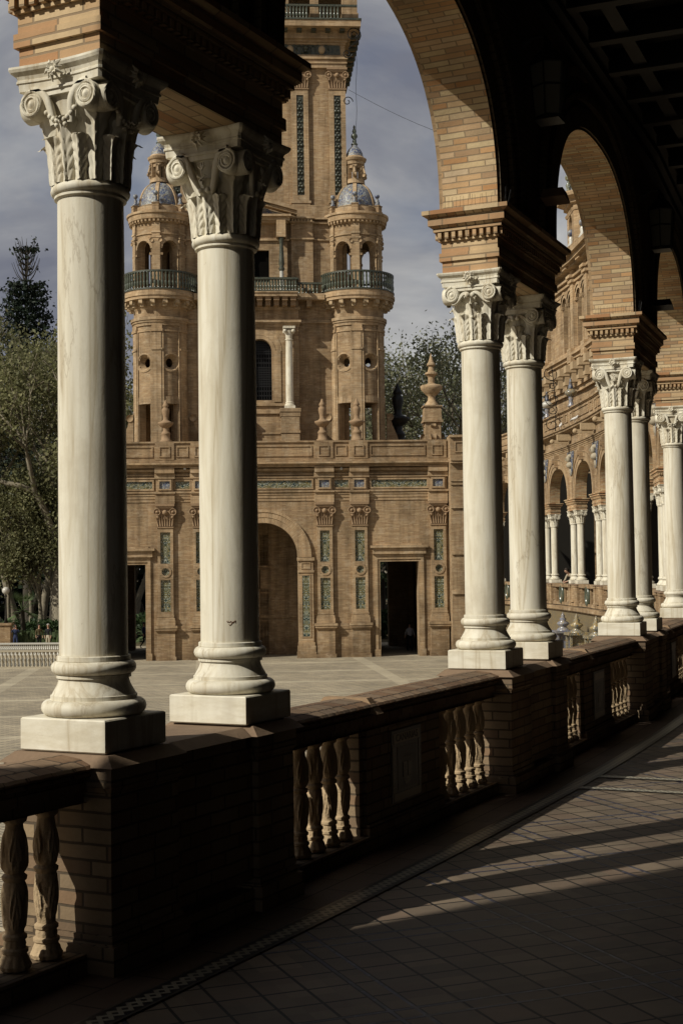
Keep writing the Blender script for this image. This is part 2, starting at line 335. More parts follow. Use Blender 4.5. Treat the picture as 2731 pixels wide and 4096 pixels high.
    def obj(s, name, mats, parent=None, loc=None, rotz=0., weld=True, auto=None):
        me = bpy.data.meshes.new(name); me.from_pydata(s.v, [], s.f)
        uvl = me.uv_layers.new(name='UVMap'); k = 0
        flat = []
        for u in s.uv:
            for a in u: flat += [a[0], a[1]]
        uvl.data.foreach_set('uv', flat)
        if not isinstance(mats, (list, tuple)): mats = [mats]
        for m in mats: me.materials.append(MATS[m])
        me.polygons.foreach_set('material_index', s.mi); me.polygons.foreach_set('use_smooth', s.sm)
        if weld:
            bm = bmesh.new(); bm.from_mesh(me); bmesh.ops.remove_doubles(bm, verts=bm.verts, dist=1e-5)
            if auto is not None:
                for e in bm.edges:
                    if len(e.link_faces) == 2 and e.calc_face_angle(0.) > auto: e.smooth = False
            bm.to_mesh(me); bm.free()
        me.update()
        o = bpy.data.objects.new(name, me); COL.objects.link(o)
        if parent: o.parent = parent
        if loc is not None: o.location = loc
        o.rotation_euler = (0, 0, rotz); return o
def tag(o, label=None, cat=None, group=None, kind=None):
    if label: o['label'] = label
    if cat: o['category'] = cat
    if group: o['group'] = group
    if kind: o['kind'] = kind
    return o
def thing(name, label, cat, loc=(0, 0, 0), rotz=0., group=None):
    o = bpy.data.objects.new(name, None); COL.objects.link(o); o.location = loc; o.rotation_euler = (0, 0, rotz); o.empty_display_size = .2
    return tag(o, label, cat, group)
KIDS = {}
def kids(o):
    return [c for c in COL.objects if c.parent == o]
def dup(root, loc, rotz=0., label=None, group=None, sx=1., skip=()):
    if root.name not in KIDS:
        KIDS[root.name] = [(c, kids(c)) for c in kids(root)]
    r = root.copy(); COL.objects.link(r); r.location = loc; r.rotation_euler = (0, 0, rotz); r.scale = (sx, 1, 1)
    if label: r['label'] = label
    if group: r['group'] = group
    for c, gc in KIDS[root.name]:
        if c.name.split('.')[0] in skip: continue
        d = c.copy(); COL.objects.link(d); d.parent = r
        for g in gc:
            e = g.copy(); COL.objects.link(e); e.parent = d
    return r
A30 = radians(32)
def many(name, mats, parent, mbs, z=None):
    for q in mbs:
        o = q.obj(name, mats, parent)
        if z is not None: o.location = z

# ================================================================== MARBLE COLUMN
BELL0, BELL1 = 3.362, 3.76
def capital(style):
    m = MB(); m.smooth = True
    NA, NZ = 256, 76
    def bell(t): return .150 + .008 * t + .055 * t ** 2.6
    m.lathe([(bell(i / 14), BELL0 + (BELL1 - BELL0) * i / 14) for i in range(15)], seg=48, cap=False)
    def leaf(ac, zt, w, out, seed):
        rl = random.Random(seed); NU, NV = 20, 30; P = []; H = zt - BELL0
        for iv in range(NV + 1):
            v = iv / NV; row = []
            lob = abs(sin(pi * (v * 5.2 - 1.9 + .2))) ** .6
            hw = w * (.52 + .62 * v ** .8 if v < .62 else (.52 + .62 * .62 ** .8) * max(.0, 1 - ((v - .62) / .385) ** 3.2)) * (.74 + .26 * lob)
            c = max(0., (v - .70) / .30); z = BELL0 + H * (min(v, .93) - .10 * max(0., v - .86) / .14) ; t = (z - BELL0) / (BELL1 - BELL0)
            base = bell(min(1, max(0, t))) + .005 + .010 * v + out * c ** 1.8
            for iu in range(NU + 1):
                u = -1 + 2 * iu / NU; au = abs(u)
                fan = au * (3.2 - .9 * v) + v * .75
                rib = abs(sin(pi * (v * 5.2 - au * 1.9 + .2))) ** .6
                r = base + .010 * rib * au ** .5 * (1 - au ** 6) + (.010 if au < .10 else 0.) - .022 * au ** 2.2 + .014 * (1 - au)
                dz = .020 * au * (1 - .4 * v) * (1 if v > .1 else v * 10)
                a = ac + u * hw / .165; row.append((r * cos(a), r * sin(a), z + dz))
            P.append(row)
        m.grid(P)
    for k in range(4):
        leaf(k * pi / 2 + pi / 4, BELL0 + .350, .082, .046, k); leaf(k * pi / 2, BELL0 + .300, .070, .034, k + 9)
    for k in range(8): leaf(k * pi / 4 + pi / 8, BELL0 + .210, .062, .040, k + 20)
    for k in range(4):
        a = k * pi / 2 + pi / 4
        for kk in (-1, 0, 1): bb = a + kk * .10; m.ball((.232 * cos(bb), .232 * sin(bb), BELL0 + .312 - abs(kk) * .006), .017, 5, .014)
    b = MB(); b.smooth = True
    # echinus ring
    b.lathe([(.185, 3.735), (.205, 3.745), (.21, 3.758), (.20, 3.77)], seg=32)
    # volutes, two on each face
    H = .222
    for f in range(4):
        M = Matrix.Rotation(f * pi / 2, 4, 'Z')
        v = MB(); v.smooth = True
        for sgn in (-1, 1):
            cx, cz, R = sgn * .146, 3.702, .058
            seg = 26; yo = -H
            ringp = lambda r, y: [(cx + r * cos(2 * pi * j / seg), y, cz + r * sin(2 * pi * j / seg) * 1.06) for j in range(seg)]
            prof = [(R, yo + .075), (R, yo), (R - .006, yo - .006), (R - .02, yo + .004), (.036, yo + .004), (.034, yo - .006), (.026, yo - .010), (.020, yo - .002), (.012, yo - .009), (.0001, yo - .012)]
            v.grid([ringp(r, y) for r, y in prof], True)
            sp = []
            for k in range(46):   # spiral ridge
                t = k / 45; th = pi / 2 + sgn * -1 * t * 2 * pi * 1.9; r = R * (1 - .62 * t) * .93
                sp.append((cx + r * cos(th), yo - .003, cz + r * sin(th) * 1.06))
            v.tube(sp, [.0085 * (1 - .5 * k / 45) for k in range(46)], 6)
        y = -H + .006
        def bz(p, n=16):
            out = []
            for k in range(n + 1):
                t = k / n; out.append(tuple((1 - t) ** 3 * p[0][i] + 3 * (1 - t) ** 2 * t * p[1][i] + 3 * (1 - t) * t * t * p[2][i] + t ** 3 * p[3][i] for i in range(2)))
            return out
        Y0 = y
        def ribbon(pts, w, th=.012):
            Pq = []
            for k, (x, z) in enumerate(pts):
                y = Y0 + max(0., 3.70 - z) * .2; x0, z0 = pts[max(0, k - 1)]; x1, z1 = pts[min(len(pts) - 1, k + 1)]; d = Vector((x1 - x0, z1 - z0)); d.normalize(); nx, nz = -d.y, d.x
                Pq.append([(x - nx * w, y + th, z - nz * w), (x - nx * w, y - .003, z - nz * w), (x - nx * w * .6, y - .010, z - nz * w * .6), (x + nx * w * .6, y - .010, z + nz * w * .6), (x + nx * w, y - .003, z + nz * w), (x + nx * w, y + th, z + nz * w)])
            v.grid(Pq)
        v.smooth = False; v.box(-.15, .15, y - .002, y + .05, 3.728, 3.766); v.box(-.15, .15, y - .010, y + .03, 3.752, 3.764); v.smooth = True
        if style == 0:    # straight channel with bead swag
            for sgn in (-1, 1): ribbon(bz([(sgn * .148, 3.765), (sgn * .05, 3.755), (sgn * .055, 3.66), (sgn * .045, 3.60)]), .017)
            for k in range(9):
                t = k / 8 * 2 - 1; v.ball((t * .075, y + .008, 3.612 + .045 * t * t), .0125, 5)
            for k in (-.5, .5): v.ball((k * .045, y + .012, 3.595), .012, 5)
        elif style == 1:  # wave with pendant
            for sgn in (-1, 1):
                ribbon(bz([(sgn * .148, 3.637), (sgn * .09, 3.63), (sgn * .075, 3.73), (sgn * .02, 3.70)]), .014); v.ball((sgn * .021, y - .008, 3.69), .021, 6)
            v.tube([(0, y - .006, 3.675), (0, y + .014, 3.60), (0, y + .028, 3.54)], [.004, .006, .008], 6); v.ball((0, y + .030, 3.53), .014, 6)
        else:             # deep U with tulip
            for sgn in (-1, 1):
                ribbon(bz([(sgn * .148, 3.765), (sgn * .065, 3.77), (sgn * .075, 3.60), (sgn * .03, 3.565)]), .018); v.ball((sgn * .020, y + .018, 3.575), .016, 6)
            v.tube([(0, y - .004, 3.60), (0, y - .008, 3.66), (0, y - .006, 3.69)], .004, 5)
            for sgn in (-1, 0, 1): v.tube([(0, y - .006, 3.675), (sgn * .014, y - .012, 3.692), (sgn * .012, y - .008, 3.712)], [.006, .008, .002], 5)
            for sgn in (-1, 1): v.tube([(0, y - .006, 3.63), (sgn * .018, y - .01, 3.645), (sgn * .03, y - .006, 3.64)], [.003, .007, .001], 5)
        # rosette
        ry = -.252
        nP = 10
        for k in range(nP):
            th = 2 * pi * k / nP + .2; L = .044 + .010 * (k % 2)
            v.tube([(0, ry, 3.822), (.5 * L * cos(th), ry - .013, 3.822 + .5 * L * sin(th)), (L * cos(th), ry + .002, 3.822 + L * sin(th))], [.007, .011, .002], 5)
        v.ball((0, ry - .006, 3.822), .015, 6)
        b.merge(v, M)
    # abacus with concave sides and cut corners
    ab = MB()
    def plan(hw, cc):
        out = []
        for f in range(4):
            M = Matrix.Rotation(f * pi / 2, 3, 'Z')
            for k in range(9):
                t = -1 + 2 * k / 8; x = t * (hw - .012); yy = -hw + cc * (1 - t * t) + (.0)
                out.append(tuple(M @ Vector((x, yy, 0))))
        return out
    prof = [(.222, 3.766), (.226, 3.800), (.232, 3.802), (.232, 3.812), (.226, 3.816), (.232, 3.832), (.250, 3.848), (.256, 3.860), (.256, 3.870)]
    P = [[(x, y, z) for x, y, _ in plan(hw, .020)] for hw, z in prof]
    ab.grid(P, True); ab.face(P[-1]); ab.face(P[0][::-1])
    b.merge(ab, Matrix.Identity(4))
    m.merge(b, Matrix.Identity(4)); return m
def column(label, style, loc, rotz, group):
    t = thing('marble_column', label, 'column', loc, rotz, group)
    p = MB(); e = .006; a = .223
    pr = [(a - e, .897), (a, .897 + e), (a, 1.037 - e), (a - e, 1.037)]
    P = [[(-h, -h, z), (h, -h, z), (h, h, z), (-h, h, z)] for h, z in pr]; p.grid(P, True); p.face(P[-1]); p.face(P[0][::-1])
    p.obj('plinth', 'marble_plinth', t)
    m = MB(); m.smooth = True
    pr = [(.20, 1.0365)]
    for k in range(9): th = -pi / 2 + pi * k / 8; pr.append((.195 + .033 * cos(th), 1.072 + .034 * sin(th)))
    pr += [(.188, 1.1065), (.188, 1.124), (.183, 1.126)]
    for k in range(1, 9): t_ = k / 8; pr.append((.183 - .030 * sin(t_ * pi / 2) , 1.126 + .072 * t_ ** .9))
    pr += [(.163, 1.199), (.163, 1.212)]
    for k in range(9): th = -pi / 2 + pi * k / 8; pr.append((.158 + .027 * cos(th), 1.243 + .029 * sin(th)))
    pr += [(.161, 1.274), (.161, 1.292), (.156, 1.2955), (.140, 1.2955)]
    m.lathe(pr, seg=64, cap=False); m.obj('base', 'marble', t, auto=A30)
    m = MB(); m.smooth = True
    pr = [(.1495 - .004 * (k / 14) ** 2, 1.296 + (3.296 - 1.296) * k / 14) for k in range(15)]
    pr += [(.152, 3.300), (.159, 3.303), (.159, 3.314)]
    for k in range(9): th = -pi / 2 + pi * k / 8; pr.append((.150 + .025 * cos(th), 3.338 + .024 * sin(th)))
    m.lathe(pr, seg=64, cap=False); m.obj('shaft', 'marble', t, auto=A30)
    capital(style).obj('capital', 'marble', t, auto=radians(50)); return t
LBLC = {(0, 0): 'large cream marble column nearest the camera, at the far left of the arcade',
 (0, 1): 'marble column with a brown scribble near its foot, second from the left',
 (1, 0): 'marble column with a pendant drop on its capital, front one of the pair right of the tower',
 (1, 1): 'marble column half behind its twin, back one of the pair right of the tower',
 (2, 0): 'streaked marble column with a tulip carved between its volutes, on the right',
 (2, 1): 'marble column hidden half behind the one with the tulip capital',
 (3, 0): 'marble column cut by the right edge of the photo',
 (3, 1): 'marble column just behind the rightmost one at the edge of the photo'}
protos = {}
def pier_loc(s): return ring(s, 0, 0), ring_rot(s)
def place_cols(k, s, far=False):
    loc, rz = pier_loc(s); M = Matrix.Translation(loc) @ Matrix.Rotation(rz, 4, 'Z')
    st = {0: (0, 2), 1: (1, 1), 2: (2, 2), 3: (0, 1)}.get(k, (1, 0))
    for j in (0, 1):
        p = M @ Vector(((j * 2 - 1) * HALF, 0, 0)); key = st[j]
        lab = LBLC.get((k, j), 'small white marble column of the distant curved arcade'); grp = 'marble columns of the curved arcade' if (k, j) in LBLC else 'distant marble columns'
        if key not in protos: protos[key] = column(lab, key, p, rz, grp)
        else: dup(protos[key], p, rz, lab, grp)
NEAR = [0, 1, 2, 3]
PIERS = [k * PIT + HALF for k in range(-1, 9)] + [43.9, 48.2, 52.75, 57.3, 61.85, 66.4]
for k in NEAR: place_cols(k, k * PIT + HALF)
for s in PIERS[5:]: place_cols(99, s, True)
# the scribble is paint on the second column: its part
sc_root = [o for o in COL.objects if o.parent is None and 'scribble' in o.get('label', '')][0]
m = MB(); rx = .1496
mw = sc_root.matrix_basis
def on_shaft(px, py, root):
    c = root.location; d = ray(px, py); ex, ey = -c.x, -c.y
    A = d[0] ** 2 + d[1] ** 2; B = 2 * (ex * d[0] + ey * d[1]); C = ex * ex + ey * ey - rx * rx; D = B * B - 4 * A * C
    t = (-B - sqrt(max(D, 0))) / 2 / A; return Matrix.Rotation(-root.rotation_euler[2], 4, 'Z') @ Vector((d[0] * t - c.x, d[1] * t - c.y, d[2] * t + EYE))
for st in ([(521, 1426), (523, 1430), (526, 1429), (524, 1426)], [(527, 1430), (530, 1427), (533, 1430), (531, 1434), (528, 1437), (526, 1434)], [(533, 1428), (535, 1431), (537, 1427)], [(538, 1428), (540, 1425), (540, 1430)]):
    m.tube([on_shaft(x, y, sc_root) for x, y in st], .0022, 4)
m.obj('painted_mark', 'scribble', sc_root)

# ================================================================== GALLERY BUILDING
gal = thing('arcade_gallery', 'long curved brick gallery with arches over paired marble columns and a dark coffered ceiling', 'building', (0, 0, 0))
W = .217
HP = HALF + W          # half length of impost
# --- pedestal under a pair
m = MB()
m.box(-HP + .04, HALF + .14, -.235, .235, 0.15, .80)
for sx in (-1, 1):
    x0, x1 = (-HALF - .25, -HALF + .25) if sx < 0 else (HALF - .19, HALF + .16)
    m.box(x0, x1, -.27, .27, .16, .74); m.frustum(x0, x1, -.27, .27, .742, .765, .018)
    m.box(x0 - .012, x1 + .012, -.282, .282, .767, .845)
    m.frustum(x0 - .012, x1 + .012, -.282, .282, .045, .158, -.0)
    m.box(x0 - .035, x1 + .035, -.305, .305, .0, .12)
m.box(-HP + .02, HALF + .15, -.262, .262, .0, .11); m.box(-.30, .30, -.25, .25, .77, .845)
ped = m.obj('pedestal', 'brick_shaded', gal)
m = MB()
for sx in (-1, 1):
    x0, x1 = (-HALF - .262, -HALF + .262) if sx < 0 else (HALF - .225, HALF + .215); p = [(x0 - .02, -.30, .848), (x1 + .02, -.30, .848), (x0 - .02, .30, .848), (x1 + .02, .30, .848)]
    m.hexa(p + [(x0 + .03, -.245, .893), (x1 - .03, -.245, .893), (x0 + .03, .245, .893), (x1 - .03, .245, .893)])
p = [(-.32, -.27, .848), (.32, -.27, .848), (-.32, .27, .848), (.32, .27, .848)]; m.hexa(p + [(-.35, -.20, .888), (.35, -.20, .888), (-.35, .20, .888), (.35, .20, .888)])
cop = m.obj('coping_slab', 'stone_coping', ped)
# --- impost block
m = MB(); P_ = lambda z0, z1, e: m.box(-HP - e, HP + e, -W - e, W + e, z0, z1)
P_(3.872, 3.958, 0.); P_(3.96, 4.022, .018); P_(4.024, 4.108, 0.004)
P_(4.110, 4.124, .02)
P_(4.124, 4.178, .016)
n = 9
for i in range(n):
    y = -W - .03 + (2 * W + .06) * (i + .5) / n
    for sx in (-1, 1): m.box(sx * (HP + .0165), sx * (HP + .047), y - .014, y + .014, 4.126, 4.172)
n = 30
for i in range(n):
    x = -HP - .03 + (2 * HP + .06) * (i + .5) / n
    for sy in (-1, 1): m.box(x - .014, x + .014, sy * (W + .0165), sy * (W + .047), 4.126, 4.172)
P_(4.180, 4.204, .052); m.frustum(-HP - .056, HP + .056, -W - .056, W + .056, 4.206, 4.222, .02); P_(4.224, 4.282, .082)
m.frustum(-HP - .086, HP + .086, -W - .086, W + .086, 4.284, 4.300, .03); P_(4.3015, 4.333, .118)
imp = m.obj('impost_block', 'brick_block', gal)
# bird spikes on the impost's inner corner
m = MB(); rnd = random.Random(4)
for i in range(9):
    x = -HP - .05 + i * .022; y = -W - .07
    m.tube([(x, y, 4.33), (x + rnd.uniform(-.02, .06), y + rnd.uniform(-.03, .03), 4.47)], .0016, 4)
for i in range(14):
    x = -HP + .05; y = -W + .02 + i * .03
    m.tube([(-HP - .075, y, 4.33), (-HP - .075 + rnd.uniform(-.02, .02), y + rnd.uniform(-.012, .012), 4.43)], .0010, 3)
m.obj('bird_spikes', 'iron', imp)
# --- arch bay (local origin at bay middle, floor level) generic span
AZ, AB, AE = 4.334, 1.378, 2.38
def acurve(ha, grow=0., n=48):
    a, b = ha + grow, AB + grow; out = []
    for i in range(n + 1):
        th = pi - pi * i / n; c, s_ = cos(th), sin(th)
        out.append((a * math.copysign(abs(c) ** (2 / AE), c), AZ + b * abs(s_) ** (2 / AE)))
    return out
def arch_bay(pitch):
    ha = pitch / 2 - HP; hb = pitch / 2 + .012; ZT = 6.30
    m = MB(); cv = acurve(ha); m.m = 0
    # spandrel wall above the arch, front (plaza side = +y) brick_wall, inside in a colour darkened for its shade
    xs = [(x, z) for x, z in cv]
    L = 0.
    for (x0, c0), (x1, c1) in zip(xs, xs[1:]):
        d = math.hypot(x1 - x0, c1 - c0)
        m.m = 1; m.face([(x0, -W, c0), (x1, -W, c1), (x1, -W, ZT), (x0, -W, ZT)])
        m.m = 0; m.face([(x1, W, c1), (x0, W, c0), (x0, W, ZT), (x1, W, ZT)])
        m.m = 2; m.face([(x0, -W, c0), (x0, W, c0), (x1, W, c1), (x1, -W, c1)], [(-W, L), (W, L), (W, L + d), (-W, L + d)]); L += d
    for sx in (-1, 1):
        x0, x1 = sorted((sx * ha, sx * hb))
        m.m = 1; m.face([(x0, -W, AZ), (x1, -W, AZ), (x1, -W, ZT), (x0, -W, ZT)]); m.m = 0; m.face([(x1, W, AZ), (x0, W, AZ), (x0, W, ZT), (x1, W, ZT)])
    # archivolts: voussoir rings
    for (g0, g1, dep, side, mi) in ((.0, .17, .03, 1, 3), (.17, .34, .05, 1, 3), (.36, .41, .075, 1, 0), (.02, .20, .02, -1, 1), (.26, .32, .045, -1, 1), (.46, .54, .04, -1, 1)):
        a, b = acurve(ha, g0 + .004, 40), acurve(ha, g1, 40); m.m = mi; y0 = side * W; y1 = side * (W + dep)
        L = 0.
        for i in range(40):
            q0, q1, r1, r0 = a[i], a[i + 1], b[i + 1], b[i]
            lim = hb - .005; q0, q1, r1, r0 = [(max(-lim, min(lim, p[0])), p[1]) for p in (q0, q1, r1, r0)]
            d = math.hypot(r1[0] - r0[0], r1[1] - r0[1])
            f = [(q0[0], y1, q0[1]), (q1[0], y1, q1[1]), (r1[0], y1, r1[1]), (r0[0], y1, r0[1])]
            uvq = [(0, L), (0, L + d), (g1 - g0, L + d), (g1 - g0, L)]
            if side > 0: f = f[::-1]; uvq = uvq[::-1]
            m.face(f, uvq)
            m.face([(r0[0], y0, r0[1]), (r0[0], y1, r0[1]), (r1[0], y1, r1[1]), (r1[0], y0, r1[1])]); m.face([(q0[0], y0, q0[1]), (q0[0], y1, q0[1]), (q1[0], y1, q1[1]), (q1[0], y0, q1[1])]); L += d
    return m
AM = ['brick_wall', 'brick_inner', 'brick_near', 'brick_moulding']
def entab(pitch):
    m = MB(); h = pitch / 2 + .004
    B = lambda y, z0, z1: m.box(-h, h, -W, y, z0, z1)
    m.m = 0; B(W + .012, 6.302, 6.38); B(W + .03, 6.381, 6.45); B(W + .055, 6.451, 6.52); B(W + .09, 6.521, 6.56)
    B(W + .008, 6.561, 6.98); B(W + .06, 6.981, 7.03); B(W + .12, 7.031, 7.07); B(W + .20, 7.071, 7.11); B(W + .27, 7.111, 7.20); B(W + .32, 7.201, 7.24)
    m.m = 1
    B2 = lambda y, z0, z1: m.box(-h, h, W - .22, y, z0, z1)
    B2(W + .10, 7.241, 7.42); B2(W + .05, 7.421, 7.95); B2(W + .09, 7.951, 7.99); B2(W + .13, 7.991, 8.06)
    # raised panel frames on the parapet
    for x0, x1 in ((-h + .25, -h + .75), (-h + .95, h - .95), (h - .75, h - .25)):
        y = W + .0505
        for a, b_, c, d in ((x0, x1, 7.50, 7.55), (x0, x1, 7.82, 7.87), (x0, x0 + .05, 7.551, 7.819), (x1 - .05, x1, 7.551, 7.819)): m.box(a, b_, y, y + .035, c, d)
    m.m = 0; m.box(-.16, .16, W, W + .20, 5.78, 6.30)          # keystone block
    m.box(-.13, .13, W, W + .26, 5.95, 6.15)
    return m
def backroof(pitch):
    m = MB(); h = pitch / 2 + .3
    m.m = 0; m.box(-h, h, -6.5, -6.2, 0, 6.6)     # back wall
    m.m = 1; m.box(-h, h, -6.2, -W - .001, 6.42, 7.2)
    return m
def ceil(pitch):
    m = MB(); h = pitch / 2
    # longitudinal beams and coffers hanging below the ceiling slab
    for i in range(8):
        y = -.75 - i * .74; m.box(-h, h, y - .06, y + .06, 6.24, 6.42)
        m.box(-h, h, y - .085, y + .085, 6.395, 6.419)
    k = 6
    for i in range(k):
        x = -h + (i + .5) * pitch / k; m.box(x - .06, x + .06, -6.2, -.45, 6.20, 6.418)
        for j in range(7):
            y = -1.12 - j * .74; m.box(x + .28, x + .42, y - .09, y + .09, 6.35, 6.419)
            m.box(x + .20, x + .50, y - .03, y + .03, 6.37, 6.419)
    for (y, z0, z1) in ((.10, 6.16, 6.24), (.17, 6.242, 6.31), (.25, 6.312, 6.418)): m.box(-h - .02, h + .02, -W - y, -W - .001, z0, z1)
    return m
def put(o, name, s, sx=1.):
    c = o.copy() if o else None; COL.objects.link(c); c.location = ring(s, 0, 0); c.rotation_euler = (0, 0, ring_rot(s)); c.scale = (sx, 1, 1); c.parent = gal; return c
protoparts = []
def partp(o): protoparts.append(o); return o
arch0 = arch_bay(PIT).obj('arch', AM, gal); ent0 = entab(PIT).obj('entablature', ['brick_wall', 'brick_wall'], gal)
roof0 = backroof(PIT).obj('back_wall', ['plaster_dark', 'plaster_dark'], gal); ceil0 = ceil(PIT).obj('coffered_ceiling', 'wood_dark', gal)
def setp(o, s, sx=1.): o.location = ring(s, 0, 0); o.rotation_euler = (0, 0, ring_rot(s)); o.scale = (sx, 1, 1)
first = True
for i, s in enumerate(PIERS):
    if i == 0: setp(ped, s); setp(imp, s)
    else:
        a = put(ped, 'pedestal', s); b_ = put(imp, 'impost_block', s)
        for src, dst in ((ped, a), (imp, b_)):
            for c in kids(src):
                if src is imp and i > 5: continue
                d = c.copy(); COL.objects.link(d); d.parent = dst
bays = [(-1.5 * PIT + HALF, 1.), (-2.5 * PIT + HALF, 1.)] + [((a + b) / 2, (b - a) / PIT) for a, b in zip(PIERS, PIERS[1:])]
f = True
for s, sx in bays:
    parts = [arch0, ent0, roof0, ceil0]
    for o in parts:
        if f: setp(o, s, sx)
        elif o is ceil0 and s > 30: continue
        else: put(o, o.name, s, sx)
    f = False
# pier blocks filling the wall above each impost between arches (spandrel feet share the arch mesh)
m = MB(); m.box(-.15, .15, -6.3, .2, -.4, 6.5); ew = m.obj('end_shade_sheet', 'plaster_dark', gal); setp(ew, 68.9)  # added dark sheet standing in for the shade down the far gallery
ped2me = ped.data.copy(); ped2me.materials[0] = MATS['brick_wall']  # paler lit copy of the brick for the far pedestals in the sun
for o in kids(gal):
    if o.name.startswith('pedestal') and o.location.y > 30: o.data = ped2me
# --- balustrade bay things
BALP = [(.036, 0.), (.062, .006), (.068, .022), (.060, .035), (.052, .060), (.050, .066), (.057, .072), (.057, .084), (.046, .090), (.044, .118), (.052, .124), (.052, .136), (.040, .145), (.041, .17), (.047, .23), (.050, .30), (.048, .335), (.043, .345), (.052, .352), (.054, .365), (.040, .376), (.047, .385), (.052, .415), (.050, .47), (.042, .53), (.037, .565), (.040, .570), (.052, .578), (.056, .595), (.052, .605)]
def baluster():
    m = MB(); m.smooth = True; seg = 36; P = []
    prof = []
    for (r0, z0), (r1, z1) in zip(BALP, BALP[1:]):
        k = max(1, int((z1 - z0) / .012)); prof += [(r0 + (r1 - r0) * i / k, z0 + (z1 - z0) * i / k) for i in range(k)]
    prof.append(BALP[-1])
    for r, z in prof:
        row = []
        for j in range(seg * 2):
            a = 2 * pi * j / seg / 2; h = 0.
            if .16 < z < .33 or .39 < z < .54:
                lo, hi = (.16, .33) if z < .35 else (.39, .54); t = (z - lo) / (hi - lo)
                q = abs(((a / (pi / 2)) + .5) % 1 - .5) * 2; w = .75 * sin(pi * min(1, t * .9 + .1)) ** .7
                if q < w: h = .0085 * (.3 + .7 * abs(cos((q * 2.3 + t * 1.5) * pi))) * min(1, (w - q) * 7)
            elif .09 < z < .118: h = .003 * (1 if cos(a * 12) > 0 else 0)
            elif .005 < z < .05: h = .004 * abs(cos(a * 6))
            row.append(((r + h) * cos(a), (r + h) * sin(a), z))
        P.append(row)
    m.grid(P, True); m.face(P[-1]); m.face(P[0][::-1]); return m
BL = [-1.48, -1.30, -1.12, -.94, -.77, .76, .94, 1.13, 1.32, 1.51]
bal_mesh = None
def balustrade(label, s, tile='plain', sx=1.):
    global bal_mesh
    loc = ring(s, 0, 0); t = thing('balustrade', label, 'balustrade', loc, ring_rot(s), 'balustrade sections between the marble columns'); t.scale = (sx, 1, 1)
    h = PIT / 2 - HP + .055
    m = MB(); m.box(-h, h, -.16, .16, 0, .085); m.obj('curb', 'brick_shaded', t)
    m = MB()
    # rail with rounded, scalloped tiles on top
    hp_ = [(.12, .70), (.12, .742), (.145, .745), (.145, .785), (.134, .787), (.134, .800), (.160, .803), (.170, .812), (.166, .824), (.154, .828), (.176, .832), (.184, .843), (.172, .856), (.10, .876), (.0, .886)]
    pr = [(-a, b) for a, b in hp_] + [(a, b) for a, b in hp_[-2::-1]]
    n = 150; P = []
    for i in range(n + 1):
        x = -h + 2 * h * i / n; row = []
        k = (1. if (i % 4) else 0.) * .0022
        for y, z in pr: row.append((x, y * (1 + k * 2.2), z + (k * 1.0 if z > .80 else 0)))
        P.append(row)
    m.grid(P); m.face([(-h, -.14, .70), (-h, .14, .70), (h, .14, .70), (h, -.14, .70)]); m.obj('rail', 'coping_tile', t)
    m = MB(); c = .58
    m.box(-c, c, -.125, .125, .086, .70)
    for sx_ in (-1, 1):
        x0, x1 = sorted((sx_ * c, sx_ * (c + .05))); m.box(x0 - .001, x1, -.10, .10, .086, .699)
    m.box(-c - .02, c + .02, -.15, .15, .0865, .15); m.obj('middle_wall', 'brick_shaded', t)
    for sx_ in (-1, 1): m = MB(); m.box(sx_ * (h - .03), sx_ * (h + .02), -.11, .11, .086, .699); m.obj('end_post', 'brick_shaded', t)
    m = MB(); x = -c; m.hexa([(x - .03, -.215, .80), (x + .06, -.215, .80), (x - .03, .215, .80), (x + .06, .215, .80), (x - .02, -.14, .893), (x + .05, -.14, .893), (x - .02, .14, .893), (x + .05, .14, .893)])
    m.obj('ridge_tile', 'terracotta_red', t)
    for x in BL:
        if bal_mesh is None: o = baluster().obj('baluster', 'terracotta', t, auto=radians(45)); bal_mesh = o.data
        else:
            o = bpy.data.objects.new('baluster', bal_mesh); COL.objects.link(o); o.parent = t
        o.location = (x, -.05, .0865); o.scale = (.94, .94, (.70 - .0865) / .605); o.rotation_euler = (0, 0, x * 3)
    m = MB()
    m.m = 0; m.box(-.262, .262, -.131, -.1255, .20, .72 - .035); m.m = 1; m.box(-.235, .235, -.137, -.1312, .215, .655)
    m.m = 3; m.box(-.205, .205, -.1395, -.1372, .575, .635)          # lettering band
    m.m = 3; m.box(-.205, .205, -.1395, -.1372, .222, .268)
    m.m = 2; m.box(-.225, -.185, -.1395, -.1372, .272, .57); m.box(.185, .225, -.1395, -.1372, .272, .57)
    m.m = 4; m.box(-.15, .15, -.139, -.1372, .29, .55)
    # arms: shield outline and crown
    m.m = 2
    m.box(-.07, -.005, -.142, -.1392, .36, .45); m.box(.005, .07, -.142, -.1392, .36, .45)
    m.face([(-.07, -.141, .357), (-.03, -.141, .31), (.03, -.141, .31), (.07, -.141, .357)])
    for k in range(5): m.face([(-.06 + k * .028, -.141, .47), (-.04 + k * .028, -.141, .47), (-.05 + k * .028, -.141, .51)])
    o = m.obj('tile_plaque', ['brick_shaded', 'tile_plaque', 'tile_scroll', 'plaque_band', 'plaque_dark'], t)
    return t, o
def fn(g, b):
    n = g.noise(objn(g), 30., 4.); g.l.new(g.mix(n, (.26, .205, .12, 1), (.18, .14, .08, 1)), b.inputs['Base Color'])
mat('plaque_band', fn, .35, .4)
plain('plaque_dark', (.045, .045, .042), .4, 40., .35, .1); plain('plaque_letter', (.018, .016, .014), .2, 40., .4, .1)
b1, pl = balustrade('brick balustrade with terracotta balusters and the tile plaque reading CANARIAS', bays[3 if False else 0][0] if False else 2.481 + HALF)
cu = bpy.data.curves.new('lettering', 'FONT'); cu.body = 'CANARIAS'; cu.size = .062; cu.align_x = 'CENTER'; cu.align_y = 'CENTER'; cu.extrude = .0006; cu.space_character = 1.02; cu.offset = .0007
